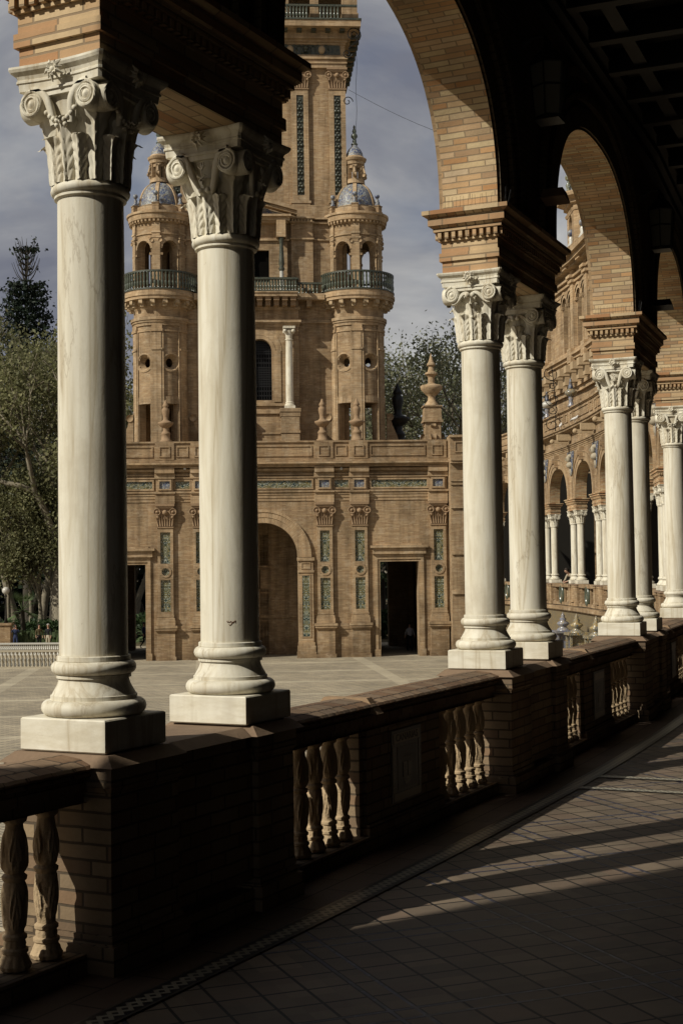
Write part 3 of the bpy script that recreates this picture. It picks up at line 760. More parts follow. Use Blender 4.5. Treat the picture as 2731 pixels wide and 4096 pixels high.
tmp = bpy.data.objects.new('tmp_text', cu); COL.objects.link(tmp); bpy.context.view_layer.update()
me = bpy.data.meshes.new_from_object(tmp.evaluated_get(bpy.context.evaluated_depsgraph_get())); bpy.data.objects.remove(tmp)
me.transform(Matrix.Translation((0, -.1402, .605)) @ Matrix.Rotation(pi / 2, 4, 'X') @ Matrix.Diagonal((1.15, 1, 1, 1))); me.materials.clear(); me.materials.append(MATS['plaque_letter'])
lt = bpy.data.objects.new('lettering', me); COL.objects.link(lt); lt.parent = pl
KB = 'balustrade sections between the marble columns'
for s, lab in ((-2.481 + HALF, 'brick balustrade section at the lower left, two turned terracotta balusters showing'), (2.481 + HALF + PIT, 'balustrade section right of the second column pair, a weathered tile plaque in its middle'), (2.481 + HALF + 2 * PIT, 'balustrade section at the right edge behind the third column pair')):
    dup(b1, ring(s, 0, 0), ring_rot(s), lab, KB)
# lettering belongs only to the first one (grandchild copied deeper is not, as dup goes two levels)
for o in list(COL.objects):
    if o.name.startswith('lettering.'): bpy.data.objects.remove(o)
# far balustrade: brick panels, short balusters and glazed shields
def far_balustrade(s, sx):
    t = thing('balustrade', 'distant pale brick balustrade with a glazed oval shield in its middle', 'balustrade', ring(s, 0, 0), ring_rot(s), 'distant balustrade sections with oval shields'); t.scale = (sx, 1, 1)
    h = PIT / 2 - HP + .04; m = MB(); m.box(-h, h, -.16, .2, 0, .12); m.box(-h, h, -.17, .22, .74, .88); m.box(-h, -1.15, -.12, .16, .121, .739); m.box(1.15, h, -.12, .16, .121, .739)
    for sx_ in (-1, 1):
        for a, b_, c_, d in ((1.25, 1.6, .2, .24), (1.25, 1.6, .6, .64), (1.25, 1.29, .241, .599), (1.56, 1.6, .241, .599)): m.box(sx_ * a, sx_ * b_, .161, .19, c_, d)
    m.box(-.45, .45, -.1, .12, .121, .739); m.obj('wall_panel', 'brick_wall', t)
    for x in (-.98, -.75, -.55, .55, .75, .98):
        o = bpy.data.objects.new('baluster', bal_mesh); COL.objects.link(o); o.parent = t; o.location = (x, 0, .121); o.scale = (1.1, 1.1, 1.02)
    m = MB(); seg = 20; m.smooth = True
    P = [[(r * .30 * cos(2 * pi * j / seg), .13 + dy, .43 + r * .42 * sin(2 * pi * j / seg)) for j in range(seg)] for r, dy in ((1., 0), (1., .06), (.85, .11), (.72, .07), (.7, .03), (.3, .06), (.001, .08))]
    m.m = 0; m.grid(P[:5], True); m.m = 1; m.grid(P[4:], True); m.obj('oval_shield', ['green_ceramic', 'tile_yellow'], t)
    return t
fb = None
for a, b in list(zip(PIERS, PIERS[1:]))[4:]:
    s = (a + b) / 2; sx = (b - a) / PIT
    if fb is None: fb = far_balustrade(s, sx)
    else: dup(fb, ring(s, 0, 0), ring_rot(s), sx=sx)
# far exterior ornaments: consoles, spandrel busts, base wall
m = MB(); m.m = 0; m.box(-.11, .11, W, W + .55, 6.72, 6.97); m.box(-.07, .07, W + .1, W + .75, 6.60, 6.74); m.ball((0, W + .75, 6.68), .1, 6)
con = m.obj('console', 'terracotta', gal); m = MB(); m.smooth = True
seg = 16
m.m = 1; m.smooth = False; m.face([(.62, W + .012, 6.27), (-.62, W + .012, 6.27), (-.16, W + .012, 5.3), (.16, W + .012, 5.3)])
m.smooth = True; m.m = 0; m.ball((.02, W + .09, 5.98), .10, 8, .15); m.ball((0, W + .02, 5.72), .17, 8, .14); m.ball((0, W + .0, 5.52), .07, 7, .2); m.ball((.0, W + .02, 6.08), .13, 7, .10); m.tube([(0, W + .2, 6.0), (0, W + .24, 5.95), (0, W + .2, 5.92)], .02, 5)
bust = m.obj('spandrel_bust', ['cloth_beige', 'tile_blue'], gal)
m = MB(); h = 2.6; m.m = 0; m.box(-h, h, .3, .62, -.16, -.02); m.box(-h, h, .25, .50, PZ, -.161); m.m = 1; m.box(-h + .1, h - .1, .5005, .515, -3.1, -.25)
m.m = 2; m.box(-h, h, -6.5, .25, -.5, -.03)
base = m.obj('terrace_wall', ['brick_wall', 'tile_ochre', 'plaster_dark'], gal)
ff = True
allp = [-PIT * 2 + HALF, -PIT * 3 + HALF] + PIERS
for i, s in enumerate(allp):
    for o in (con, bust, base):
        if o is not base and s < 15: continue
        if o.get('_u'): put(o, o.name, s)
        else: setp(o, s); o['_u'] = 1
for o in (con, bust, base):
    if '_u' in o: del o['_u']
for o in COL.objects:
    if '_u' in o: del o['_u']
# ceramic urns on the far parapet
def urn(kind, loc, label, group, sc=1.):
    t = thing('parapet_urn', label, 'urn', loc, 0, group); m = MB(); m.smooth = True
    A = [(.16, 0), (.17, .04), (.12, .10), (.09, .26), (.12, .34), (.10, .38), (.13, .42)]; B_ = [(.13, .42), (.24, .52), (.26, .60), (.20, .66), (.12, .72)]; C_ = [(.12, .72), (.09, .86), (.06, .98), (.08, 1.0), (.04, 1.04), (.055, 1.10), (.02, 1.16), (.001, 1.20)]
    m.lathe([(r * sc * .9, z * sc) for r, z in A], seg=18); m.obj('stem', kind[0], t); m = MB(); m.smooth = True; m.lathe([(r * sc, z * sc) for r, z in B_], seg=18); m.obj('bowl', kind[1], t); m = MB(); m.smooth = True; m.lathe([(r * sc, z * sc) for r, z in C_], seg=18); m.obj('lid', kind[2], t); return t
urn(('tile_white_blue', 'white_ceramic', 'tile_blue'), ring(56.6, -.25, 8.061), 'blue and white glazed urn with a white ribbed bowl, left one on the curved parapet', None)
urn(('tile_white_blue', 'tile_yellow', 'tile_blue'), ring(52.35, -.25, 8.061), 'blue and white glazed urn with a yellow ribbed bowl, on the curved parapet', None)
for o in COL.objects:
    if o.name.startswith('parapet_urn'): o.pop('group', None)
# pigeons
def pigeon(loc, lab, rz=0.):
    m = MB(); m.smooth = True
    m.tube([(-.16, 0, .07), (-.08, 0, .10), (0, 0, .12), (.07, 0, .15), (.10, 0, .20), (.12, 0, .215), (.155, 0, .205)], [.012, .035, .055, .045, .026, .024, .004], 10)
    m.tube([(.0, .02, .08), (.0, .02, 0)], .005, 4); m.tube([(.0, -.02, .08), (.0, -.02, 0)], .005, 4)
    o = m.obj('pigeon', 'feather', None, loc, rz); o.scale = (1.25,) * 3; tag(o, lab, 'bird')
pigeon(ring(53.3, -.48, 7.241), 'white pigeon standing on the cornice below the left glazed urn', 1.2); pigeon(ring(50.6, -.50, 7.241), 'white pigeon on the cornice, the right one of two', .4)

# ================================================================== lanterns and floodlights
def lantern(s, label):
    loc = ring(s, .45, 5.16); t = thing('wall_lantern', label, 'lantern', loc, ring_rot(s), 'wall lanterns over the column pairs')
    m = MB(); r0, r1 = .115, .15; hx = [(cos(pi / 3 * k), sin(pi / 3 * k)) for k in range(6)]
    for x, y in hx:
        m.tube([(r0 * x, r0 * y, 0), (r1 * x, r1 * y, .42)], .008, 4)
    for r, z in ((r0, 0), (r1, .42), ((r0 + r1) / 2, .24)):
        pts = [(r * x, r * y, z) for x, y in hx]; pts.append(pts[0]); m.tube(pts, .009, 4)
    m.lathe([(.16, .42), (.10, .50), (.04, .55), (.03, .60), (.001, .63)], seg=6); m.box(-.10, .10, -.10, .10, -.03, -.012)
    m.tube([(0, 0, .6), (0, .03, .66), (0, .12, .66), (0, .22, .60)], .014, 6); m.obj('frame', 'iron', t)
    m = MB(); P = [[(r * x * .96, r * y * .96, z) for x, y in hx] for r, z in ((r0, .01), (r1, .41))]; m.grid(P, True); m.obj('glass', 'lantern_glass', t)
    m = MB(); m.smooth = True; m.ball((0, 0, .16), .035, 7, .05); m.obj('bulb', 'white_ceramic', t); return t
lantern(PIT + HALF - .12, 'large dark hexagonal lantern on the wall above the middle column pair'); lantern(2 * PIT + HALF - .12, 'dark hexagonal lantern further right, above the column pair by the edge')
def flood(s, n, z, label, mt):
    t = thing('floodlight', label, 'floodlight', ring(s, n, z), ring_rot(s), None); m = MB()
    m.hexa([(-.02, -.10, 0), (.16, -.10, -.03), (-.02, .10, 0), (.16, .10, -.03), (-.0, -.08, .07), (.14, -.08, .05), (.0, .08, .07), (.14, .08, .05)]); m.obj('housing', mt, t)
    m = MB(); m.tube([(.05, .08, .03), (.05, .12, .03), (.05, .19, .0)], .012, 5); m.obj('arm', 'iron', t)
flood(PIT + HALF + .12, .40, 4.60, 'flat pale floodlight on a short arm beside the second arch', 'stone_coping'); flood(2 * PIT + HALF + .05, .42, 4.55, 'black floodlight jutting out beside the third arch', 'iron')

# ================================================================== GROUND
def flat(name, pts, z, mt, label=None):
    m = MB(); m.face([(x, y, z) for x, y in pts]); o = m.obj(name, mt); tag(o, kind='structure'); return o
flat('plaza_ground', [(-900, -600), (900, -600), (900, 2500), (-900, 2500)], PZ, 'plaza_paving')
m = MB(); N = 60
def ringstrip(m, n0, n1, s0, s1, z, k=60):
    for i in range(k):
        a = s0 + (s1 - s0) * i / k; b = s0 + (s1 - s0) * (i + 1) / k
        p = [ring(a, n0, z), ring(b, n0, z), ring(b, n1, z), ring(a, n1, z)]; m.face([tuple(q) for q in p][::-1], [(a, 0), (b, 0), (b, n1 - n0), (a, n1 - n0)][::-1])
ringstrip(m, -.3, 6.3, -14, 70, 0., 70); tag(m.obj('gallery_floor', 'gallery_floor'), kind='structure')
m = MB(); ringstrip(m, -.2, .545, -14, 40, .004); tag(m.obj('floor_border', 'border_slab'), kind='structure')
m = MB(); ringstrip(m, .535, .665, -14, 40, .008, 60)
for k in range(1, 5):
    for ds in (-.46, .13):
        s0 = k * PIT + HALF + ds; p = [ring(s0, .66, .0075), ring(s0 + .11, .66, .0075), ring(s0 + .11, 6.1, .0075), ring(s0, 6.1, .0075)]
        m.face([tuple(q) for q in p][::-1], [(0, 0), (0, .11), (5.5, .11), (5.5, 0)][::-1])
tag(m.obj('floor_tile_band', 'zigzag_tile'), kind='structure')
flat('garden_soil', [(-400, 92.5), (400, 104), (400, 900), (-400, 900)], PZ + .02, 'soil')

# side pavilion: the brick gatehouse standing beside the gallery at the photographer's back
pav = thing('side_pavilion', 'tall brick gatehouse projecting into the plaza beside the start of the gallery', 'building', (0, 0, 0))
m = MB()
cs_ = -5.0
while (ring(cs_, -2.6).x - .44) * -.559 + (ring(cs_, -2.6).y - 6.885) * .829 > -.03: cs_ -= .02
c0, c1, c2, c3 = ring(cs_, -2.6), ring(-26, -2.6), ring(-26, -.45), ring(cs_, -.45)
print('PAV', cs_)
for a, b in ((c0, c1), (c1, c2), (c2, c3), (c3, c0)): m.face([(a.x, a.y, PZ), (b.x, b.y, PZ), (b.x, b.y, 13), (a.x, a.y, 13)])
m.face([(p.x, p.y, 13) for p in (c0, c1, c2, c3)]); m.obj('wall', 'brick_wall', pav)
m = MB(); q = [ring(cs_ - .01, -2.61), ring(-26.2, -2.61), ring(-26.2, -.4), ring(cs_ - .01, -.4)]
for z0, z1 in ((6.4, 6.6), (12.4, 12.9)):
    m.hexa([(p.x, p.y, z) for z in (z0, z1) for p in (q[0], q[1], q[3], q[2])])
m.obj('cornice', 'brick_moulding', pav)

# ================================================================== TOWER
TR = .070
O_ = atZ(607, 1513, PZ); OX, OY = O_[0], O_[1]
EX = (cos(TR), sin(TR)); EY = (-sin(TR), cos(TR))
def F(px, py, yd=0.):
    d = ray(px, py); bx, by = OX + EY[0] * yd, OY + EY[1] * yd
    t = (bx * EY[0] + by * EY[1]) / (d[0] * EY[0] + d[1] * EY[1]); X, Y, Z = d[0] * t, d[1] * t, d[2] * t + EYE
    return (X - OX) * EX[0] + (Y - OY) * EX[1], Z
def Fx(px, py, yd=0.): return F(px, py, yd)[0]
def Fz(px, py, yd=0.): return F(px, py, yd)[1]
TZ = Vector((0, 0, -PZ))
tw = thing('brick_tower', 'tall ornate brick tower with two round turrets under blue tiled domes across the plaza', 'tower', (OX, OY, PZ), TR)
def tobj(m, name, mats, parent=None, auto=None):
    o = m.obj(name, mats, parent or tw, None, auto=auto)
    if parent is None or parent is tw: o.location = TZ
    return o
def wallopen(m, x0, x1, z0, z1, yf, yb, ops, mi=0, ms=None):
    """wall slab with openings: (xa, xb, za, zb, arched)"""
    m.m = mi; ops = sorted(ops); x = x0
    for xa, xb, za, zb, ar in ops:
        if xa > x: m.box(x, xa, yf, yb, z0, z1)
        if za > z0: m.box(xa, xb, yf, yb, z0, za)
        if ar:
            r = (xb - xa) / 2; c = (xa + xb) / 2; zs = zb - r; n = 18
            cv = [(c - r * cos(pi * i / n), zs + r * sin(pi * i / n)) for i in range(n + 1)]; m.archwall(xa, xb, z0, z1, yf, yb, cv)
        elif zb < z1: m.box(xa, xb, yf, yb, zb, z1)
        x = xb
    if x < x1: m.box(x, x1, yf, yb, z0, z1)
# ---- measured heights on the front plane
xe = Fx(1029, 1200)                      # half width of the lower block
zpar_t, zpar_b = Fz(800, 1011), Fz(800, 1053); zc_t, zc_b = Fz(800, 1060), Fz(800, 1071)
zf1, zf2 = Fz(800, 1096), Fz(800, 1126); zcapt, zcapb = Fz(800, 1153), Fz(800, 1208)
GZ = PZ
dA, dB = Fx(873.5, 1400), Fx(962.5, 1400); zdoor = Fz(918, 1289); AR_IN = Fx(684.6, 1280); zspr = Fz(700, 1279.8); zarch = zspr + AR_IN
m = MB()
ops = [(-dB, -dA, GZ, zdoor, False), (-AR_IN, AR_IN, GZ, zarch, True), (dA, dB, GZ, zdoor, False)]
wallopen(m, -xe, xe, GZ, zf1, 0, 1.1, ops)
m.box(-xe, xe, 0, 12, zf1, zc_t - .02)         # attic mass
m.box(-xe, -xe + .8, 1.1, 12, GZ, zf1); m.box(xe - .8, xe, 1.1, 12, GZ, zf1)
# rear wall with openings seen through the doors
ra, rb = Fx(868, 1400, 11), Fx(893, 1400, 11); la, lb = Fx(309, 1400, 11), Fx(344, 1400, 11)
wallopen(m, -xe + .8, xe - .8, GZ, zf1, 11, 12, [(la, lb, GZ, zdoor + .3, False), (ra, rb, GZ, zdoor + .3, False)])
tobj(m, 'wall', 'brick_wall')
m = MB()      # inner partition walls : passage and arch room
m.box(-AR_IN - 1.0, -AR_IN - .75, 1.12, 10.9, GZ, zf1 - .01); m.box(AR_IN + .75, AR_IN + 1.0, 1.12, 10.9, GZ, zf1 - .01)
m.box(-xe + .81, xe - .81, 1.12, 10.9, zf1 - .6, zf1 - .02)
tobj(m, 'inner_wall', 'brick_shaded')
m = MB(); yb = 3.6
m.m = 0; wallopen(m, -AR_IN - .75, AR_IN + .75, GZ, zf1 - .62, yb, yb + .4, [(Fx(596, 1400, yb), Fx(618, 1400, yb), Fz(600, 1353, yb), Fz(600, 1309, yb), False), (Fx(596, 1230, yb), Fx(614, 1230, yb), Fz(600, 1228, yb), Fz(600, 1196, yb), False)])
m.box(-AR_IN - .75, AR_IN + .75, yb - .06, yb, Fz(650, 1419, yb), Fz(650, 1411, yb)); m.box(-AR_IN - .75, AR_IN + .75, yb - .04, yb, Fz(650, 1427, yb), Fz(650, 1423, yb))
x0, x1 = Fx(590, 1400, yb), Fx(627, 1400, yb); z0, z1 = Fz(600, 1364, yb), Fz(600, 1299, yb)
for a in ((x0, x1, z1 - .12, z1), (x0, x1, z0, z0 + .12), (x0, x0 + .12, z0 + .121, z1 - .121), (x1 - .12, x1, z0 + .121, z1 - .121)): m.box(a[0], a[1], yb - .05, yb - .001, a[2], a[3])
tobj(m, 'porch_wall', 'brick_wall')
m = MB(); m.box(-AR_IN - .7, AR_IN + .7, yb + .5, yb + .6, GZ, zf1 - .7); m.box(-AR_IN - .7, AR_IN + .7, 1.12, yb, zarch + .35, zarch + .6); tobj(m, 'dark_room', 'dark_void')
# ---- entablature, cornice, parapet: bands along the front
m = MB(); SX = xe
def band(z0, z1, e, mi=0): m.m = mi; m.box(-SX - e, SX + e, -e, .0, z0, z1)
y1127 = Fz(800, 1127); steps = [(1125, 1129, .17), (1129.1, 1135, .11), (1135.1, 1142, .075), (1142.1, 1149, .04)]
for a, b, e in steps: band(Fz(800, b), Fz(800, a), e)
band(Fz(800, 1099), Fz(800, 1096), .06); band(Fz(800, 1095.9), Fz(800, 1092), .13); band(Fz(800, 1089.9), Fz(800, 1086), .08)
band(Fz(800, 1080), Fz(800, 1075), .20); band(Fz(800, 1072), Fz(800, 1068), .38); band(Fz(800, 1067.9), Fz(800, 1065), .48); band(Fz(800, 1064.9), Fz(800, 1061), .60)
tobj(m, 'cornice', 'brick_moulding')
m = MB(); m.box(-SX - .05, SX + .05, -.02, .5, Fz(800, 1060.9), zpar_t - .10); m.box(-SX - .12, SX + .12, -.10, .55, zpar_t - .10, zpar_t)
m.box(-SX - .10, SX + .10, -.08, -.021, Fz(800, 1060.9), zpar_b)
pil = [Fx(746.3, 1300), Fx(826.5, 1300), Fx(1007, 1300)]
zpt, zpb = Fz(800, 1022), Fz(800, 1047)
def frame_(m, x0, x1, z0, z1, y, w=.07, d=.05):
    m.box(x0, x1, y - d, y, z1 - w, z1); m.box(x0, x1, y - d, y, z0, z0 + w); m.box(x0, x0 + w, y - d, y, z0 + w + .001, z1 - w - .001); m.box(x1 - w, x1, y - d, y, z0 + w + .001, z1 - w - .001)
edges = []
for sg in (-1, 1):
    for p in pil:
        c = sg * p; m.box(c - .55, c + .55, -.10, -.0205, zpar_b + .001, zpar_t - .101); frame_(m, c - .32, c + .32, zpb, zpt, -.101)
    cs = sorted([sg * p for p in pil])
    for a, b in zip(cs, cs[1:]): frame_(m, a + .68, b - .68, zpb, zpt, -.021)
frame_(m, -pil[0] + .68, pil[0] - .68, zpb, zpt, -.021)
tobj(m, 'parapet', 'brick_wall')
# frieze tile panels
def tilepanel(x0, x1, z0, z1, y, mt, parent=None, rec=.0):
    cx, cz = (x0 + x1) / 2, (z0 + z1) / 2; m = MB(); p = [(x0, y, z0), (x1, y, z0), (x1, y, z1), (x0, y, z1)]
    m.face(p, [(a[0] - cx + .0, a[2] - cz) for a in p]); m.m = 1; frame_(m, x0 - .09, x1 + .09, z0 - .09, z1 + .09, y + .0, .09, .09); o = tobj(m, 'tile_panel', [mt, 'brick_moulding'], parent); return o
zt0, zt1 = Fz(800, 1119), Fz(800, 1102)
for sg in (-1, 1):
    for p in pil: tilepanel(sg * p - .3, sg * p + .3, zt0, zt1, -.19, 'tile_blue')
    a, b = sorted((sg * (pil[0] + .62), sg * (pil[1] - .62))); tilepanel(a, b, zt0, zt1, -.012, 'tile_green')
    a, b = sorted((sg * (pil[1] + .72), sg * (pil[2] - .62))); tilepanel(a, b, zt0, zt1, -.012, 'tile_green')
tilepanel(-pil[0] + .72, pil[0] - .72, zt0, zt1, -.012, 'tile_green')
# ---- pilasters
def volcap(m, cx, y, z0, z1, hw, dep):
    """terracotta pilaster capital with volutes"""
    H = z1 - z0; m.smooth = False
    m.box(cx - hw * 1.22, cx + hw * 1.22, y - dep - .16, y, z1 - .10 * H, z1); m.box(cx - hw * 1.1, cx + hw * 1.1, y - dep - .10, y, z1 - .18 * H, z1 - .10 * H)
    m.box(cx - hw, cx + hw, y - dep, y, z0 + .06 * H, z1 - .18 * H); m.box(cx - hw * 1.08, cx + hw * 1.08, y - dep - .05, y, z0, z0 + .05 * H)
    m.smooth = True; R = .155 * H
    for sg in (-1, 1):
        c = cx + sg * (hw * 1.02); zc = z1 - .34 * H; seg = 14
        pr = [(R, y - dep + .02), (R, y - dep - .12), (R * .75, y - dep - .09), (R * .72, y - dep - .05), (R * .42, y - dep - .05), (R * .4, y - dep - .12), (.001, y - dep - .15)]
        m.grid([[(c + r * cos(2 * pi * j / seg), yy, zc + r * sin(2 * pi * j / seg)) for j in range(seg)] for r, yy in pr], True)
        m.ball((cx + sg * hw * .95, y - dep - .05, z1 - .56 * H), .07 * H, 5)
    for k in range(7):
        x = cx + (k - 3) * hw * .30; top = z0 + H * (.46 + .05 * ((k * 3) % 4) / 2); m.tube([(x, y - dep - .03, z0 + .07 * H), (x + (k - 3) * .012, y - dep - .05, (z0 + top) / 2), (x + (k - 3) * .03, y - dep - .10, top)], [.035, .05, .03], 5)
    m.ball((cx, y - dep - .10, z1 - .36 * H), .11 * H, 6); m.smooth = False
PW_ = (Fx(763.9, 1300) - Fx(728.8, 1300)) / 2; DP = .17
zb1, zb2 = Fz(746, 1407), Fz(746, 1431); zp1, zp2 = Fz(746, 1431.5), Fz(746, 1445)
for sg in (-1, 1):
    for p in pil:
        c = sg * p; m = MB(); tw_ = .285
        t1a, t1b = Fz(746, 1290), Fz(746, 1218.5); t2a, t2b = Fz(746, 1399.6), Fz(746, 1327); rz = Fz(746, 1308.4)
        # shaft with sunk fields
        m.box(c - PW_, c - tw_, -DP, 0, zb1, zcapb); m.box(c + tw_, c + PW_, -DP, 0, zb1, zcapb)
        for a, b in ((zb1, t2a), (t2b, rz - .25), (rz + .25, t1a), (t1b, zcapb)): m.box(c - tw_ + .0005, c + tw_ - .0005, -DP + .002, 0, a, b)
        o = tobj(m, 'pilaster', 'brick_moulding')
        m = MB(); m.m = 1
        for e, a, b in ((.03, zb1 - .10, zb1), (.01, zb1 - .17, zb1 - .101), (.07, zb1 - .30, zb1 - .171), (.10, zb2, zb1 - .301)): m.box(c - PW_ - e, c + PW_ + e, -DP - e, 0, a, b)
        for e, a, b in ((.22, zp1 - .14, zp1), (.18, zp1 - .26, zp1 - .141), (.12, zp2, zp1 - .261)): m.box(c - PW_ - e, c + PW_ + e, -DP - e - .05, 0, a, b)
        m.m = 0; m.box(c - PW_ - .08, c + PW_ + .08, -DP - .10, 0, GZ, zp2); m.box(c - PW_ - .14, c + PW_ + .14, -DP - .16, 0, GZ, GZ + .22)
        m.obj('pilaster_pedestal', ['brick_wall', 'brick_moulding'], o)
        for a, b in ((t1a, t1b), (t2a, t2b)):
            q = MB(); P = [(c - tw_, -.06, a), (c + tw_, -.06, a), (c + tw_, -.06, b), (c - tw_, -.06, b)]; q.face(P, [(v[0] - c, v[2]) for v in P]); q.obj('tile_panel', 'tile_green', o)
        q = MB(); seg = 24; ring_ = lambda r, y: [(c + r * cos(2 * pi * j / seg), y, rz + r * sin(2 * pi * j / seg)) for j in range(seg)]
        q.grid([ring_(.34, -.165), ring_(.34, -DP - .035), ring_(.22, -DP - .035), ring_(.215, -.08)], True); q.m = 1; P = ring_(.215, -.081); q.face(P[::-1], [(v[0] - c, v[2]) for v in P[::-1]]); q.obj('roundel', ['brick_moulding', 'tile_green'], o)
        q = MB(); volcap(q, c, 0, zcapb, zcapt, PW_, DP); q.obj('capital', 'terracotta_red', o)
        q = MB(); q.box(c - PW_ - .12, c + PW_ + .12, -DP - .06, 0, zcapt + .001, Fz(800, 1130)); q.box(c - PW_ - .16, c + PW_ + .16, -DP - .16, 0, Fz(800, 1129.9), zf2); q.box(c - PW_ - .06, c + PW_ + .06, -DP - .01, 0, zf2, Fz(800, 1096)); q.box(c - PW_ - .14, c + PW_ + .14, -DP - .1, 0, Fz(800, 1095.9), Fz(800, 1084))
        q.box(c - PW_ - .12, c + PW_ + .12, -.42, 0, Fz(800, 1083.9), Fz(800, 1071)); q.obj('entablature_block', 'brick_moulding', o)
for sg in (-1, 1):     # dado between the pedestals of each pair
    m = MB(); a, b = sorted((sg * (pil[0] + .6), sg * (pil[1] - .6))); m.box(a - .15, b + .15, -.09, 0, zp2, zp1 - .02); m.box(a - .15, b + .15, -.05, 0, GZ, zp2 - .001); tobj(m, 'dado', 'brick_wall')
# ---- big arch
m = MB(); jx0, jx1 = AR_IN, Fx(720, 1400); zj1 = Fz(700, 1300); zj2 = Fz(700, 1315)
for g0, g1, d, mi in ((0, .32, .10, 0), (.32, .62, .13, 0), (.62, .78, .17, 0)):
    n = 32; r0, r1 = AR_IN + g0, AR_IN + g1; L = 0
    for i in range(n):
        a, b = pi * i / n, pi * (i + 1) / n; P = lambda r, t, y: (r * cos(t), y, zspr + r * sin(t)); dd = r1 * (b - a)
        m.face([P(r0, b, -d), P(r0, a, -d), P(r1, a, -d), P(r1, b, -d)], [(0, L + dd), (0, L), (r1 - r0, L), (r1 - r0, L + dd)]); m.face([P(r1, a, -d), P(r1, a, 0), P(r1, b, 0), P(r1, b, -d)]); m.face([P(r0, a, -d), P(r0, b, -d), P(r0, b, .02), P(r0, a, .02)]); L += dd
arc_ = tobj(m, 'archivolt', 'brick_moulding')
for sg in (-1, 1):
    m = MB(); a, b = sorted((sg * jx0, sg * jx1)); cx = (a + b) / 2
    zb_a, zb_b = Fz(700, 1475), Fz(700, 1497)
    m.box(a, b, -.16, -.001, zb_a, zj2); m.box(a - .05, b + .05, -.21, -.001, zj2, zj2 + .12); m.box(a, b, -.16, -.001, zj2 + .121, zspr - .2); m.box(a - .08, b + .08, -.25, -.001, zspr - .2, zspr - .02)
    m.box(a - .06, b + .06, -.24, -.001, Fz(700, 1483), zb_a - .001); m.box(a - .10, b + .10, -.28, -.001, zb_b, Fz(700, 1483.1)); m.box(a - .13, b + .13, -.31, -.001, GZ, zb_b - .001); frame_(m, cx - .28, cx + .28, zj2 + .2, zspr - .3, -.161, .06, .03)
    o = tobj(m, 'arch_jamb', 'brick_moulding')
    q = MB(); P = [(cx - .21, -.165, Fz(700, 1462)), (cx + .21, -.165, Fz(700, 1462)), (cx + .21, -.165, Fz(700, 1322)), (cx - .21, -.165, Fz(700, 1322))]; q.face(P, [(v[0] - cx, v[2]) for v in P]); q.m = 1; frame_(q, cx - .28, cx + .28, P[0][2] - .06, P[2][2] + .06, -.162, .06, .03); q.obj('tile_panel', ['tile_green', 'brick_moulding'], o)
# ---- doors
for sg in (-1, 1):
    a, b = sorted((sg * dA, sg * dB)); m = MB()
    for e0, e1, d in ((.0, .14, .04), (.14, .30, .10)):
        m.box(a - e1, a - e0, -d, -.001, GZ, zdoor + e1); m.box(b + e0, b + e1, -d, -.001, GZ, zdoor + e1); m.box(a - e0 + .0005, b + e0 - .0005, -d, -.001, zdoor + e0, zdoor + e1)
    m.box(a - .36, a - .02, -.13, -.001, GZ, GZ + .42); m.box(b + .02, b + .36, -.13, -.001, GZ, GZ + .42)
    z = Fz(918, 1272); m.box(a - .30, b + .30, -.13, -.001, zdoor + .301, z); m.box(a - .42, b + .42, -.24, -.001, z + .001, Fz(918, 1258)); m.box(a - .55, b + .55, -.38, -.001, Fz(918, 1257.9), Fz(918, 1251.8))
    m.box(a - .2, b + .2, -.2, -.001, Fz(918, 1251.7), Fz(918, 1248))
    tobj(m, 'door_frame', 'brick_moulding')
# small security cameras under the cornice
for px in (783, 425):
    x, z = F(px, 1075); m = MB(); m.smooth = True; m.tube([(x, 0, z + .1), (x, -.25, z + .1), (x, -.28, z)], .03, 6); m.ball((x, -.28, z - .05), .09, 6); tobj(m, 'dome_camera', 'white_ceramic')

# ---- upper body
YB, YR, YS = 2.9, 3.55, 3.7         # central bay, recessed wall, shaft front
zt = Fz(800, 1010, 3)              # terrace
m = MB(); cbx = Fx(686, 800, YB)
zc1, zc2 = Fz(640, 749, YB), Fz(640, 736, YB); zbr0, zbr1 = Fz(640, 704, YB), Fz(640, 686, YB)
zsl0, zsl1 = zbr1, Fz(640, 673, YB)
rx_ = Fx(800, 800, YR)
z500 = Fz(720, 500, YR)
wx0, wx1 = 0, Fx(623.6, 800, YB); 
axw = 0.; ww = wx1
zw0, zw1 = Fz(604, 919, YB), Fz(604, 779, YB)
wallopen(m, -cbx, cbx, zt - 1.2, zsl0, YB, YB + .9, [(-ww, ww, zw0, zw1, True)])
m.box(-rx_, rx_, YR, 14, zt - 1.2, z500 + .8)
# upper storey bay behind the balcony
ub = Fx(660, 600, YR - .35); w2a = Fx(618, 600, YR - .35); zwt, zwb = Fz(600, 574, YR - .35), Fz(600, 636, YR - .35)
wallopen(m, -ub, ub, zsl0 + .2, z500, YR - .35, YR - .001, [(-w2a, w2a, zwb - .3, zwt, False)])
sp0, sp1 = Fx(669, 600, YR - .3), Fx(719, 600, YR - .3)
for sg in (-1, 1): a, b = sorted((sg * sp0, sg * sp1)); m.box(a, b, YR - .28, YR - .0005, zsl0 + .2, z500)
tobj(m, 'wall', 'brick_wall')
m = MB(); m.box(-ww - .05, ww + .05, YB + .5, YB + .6, zw0, zw1); tobj(m, 'window_void', 'dark_void'); m = MB(); m.box(-w2a - .05, w2a + .05, YR - .1, YR - .0505, zwb - .3, zwt + .05); tobj(m, 'window_void', 'dark_void')
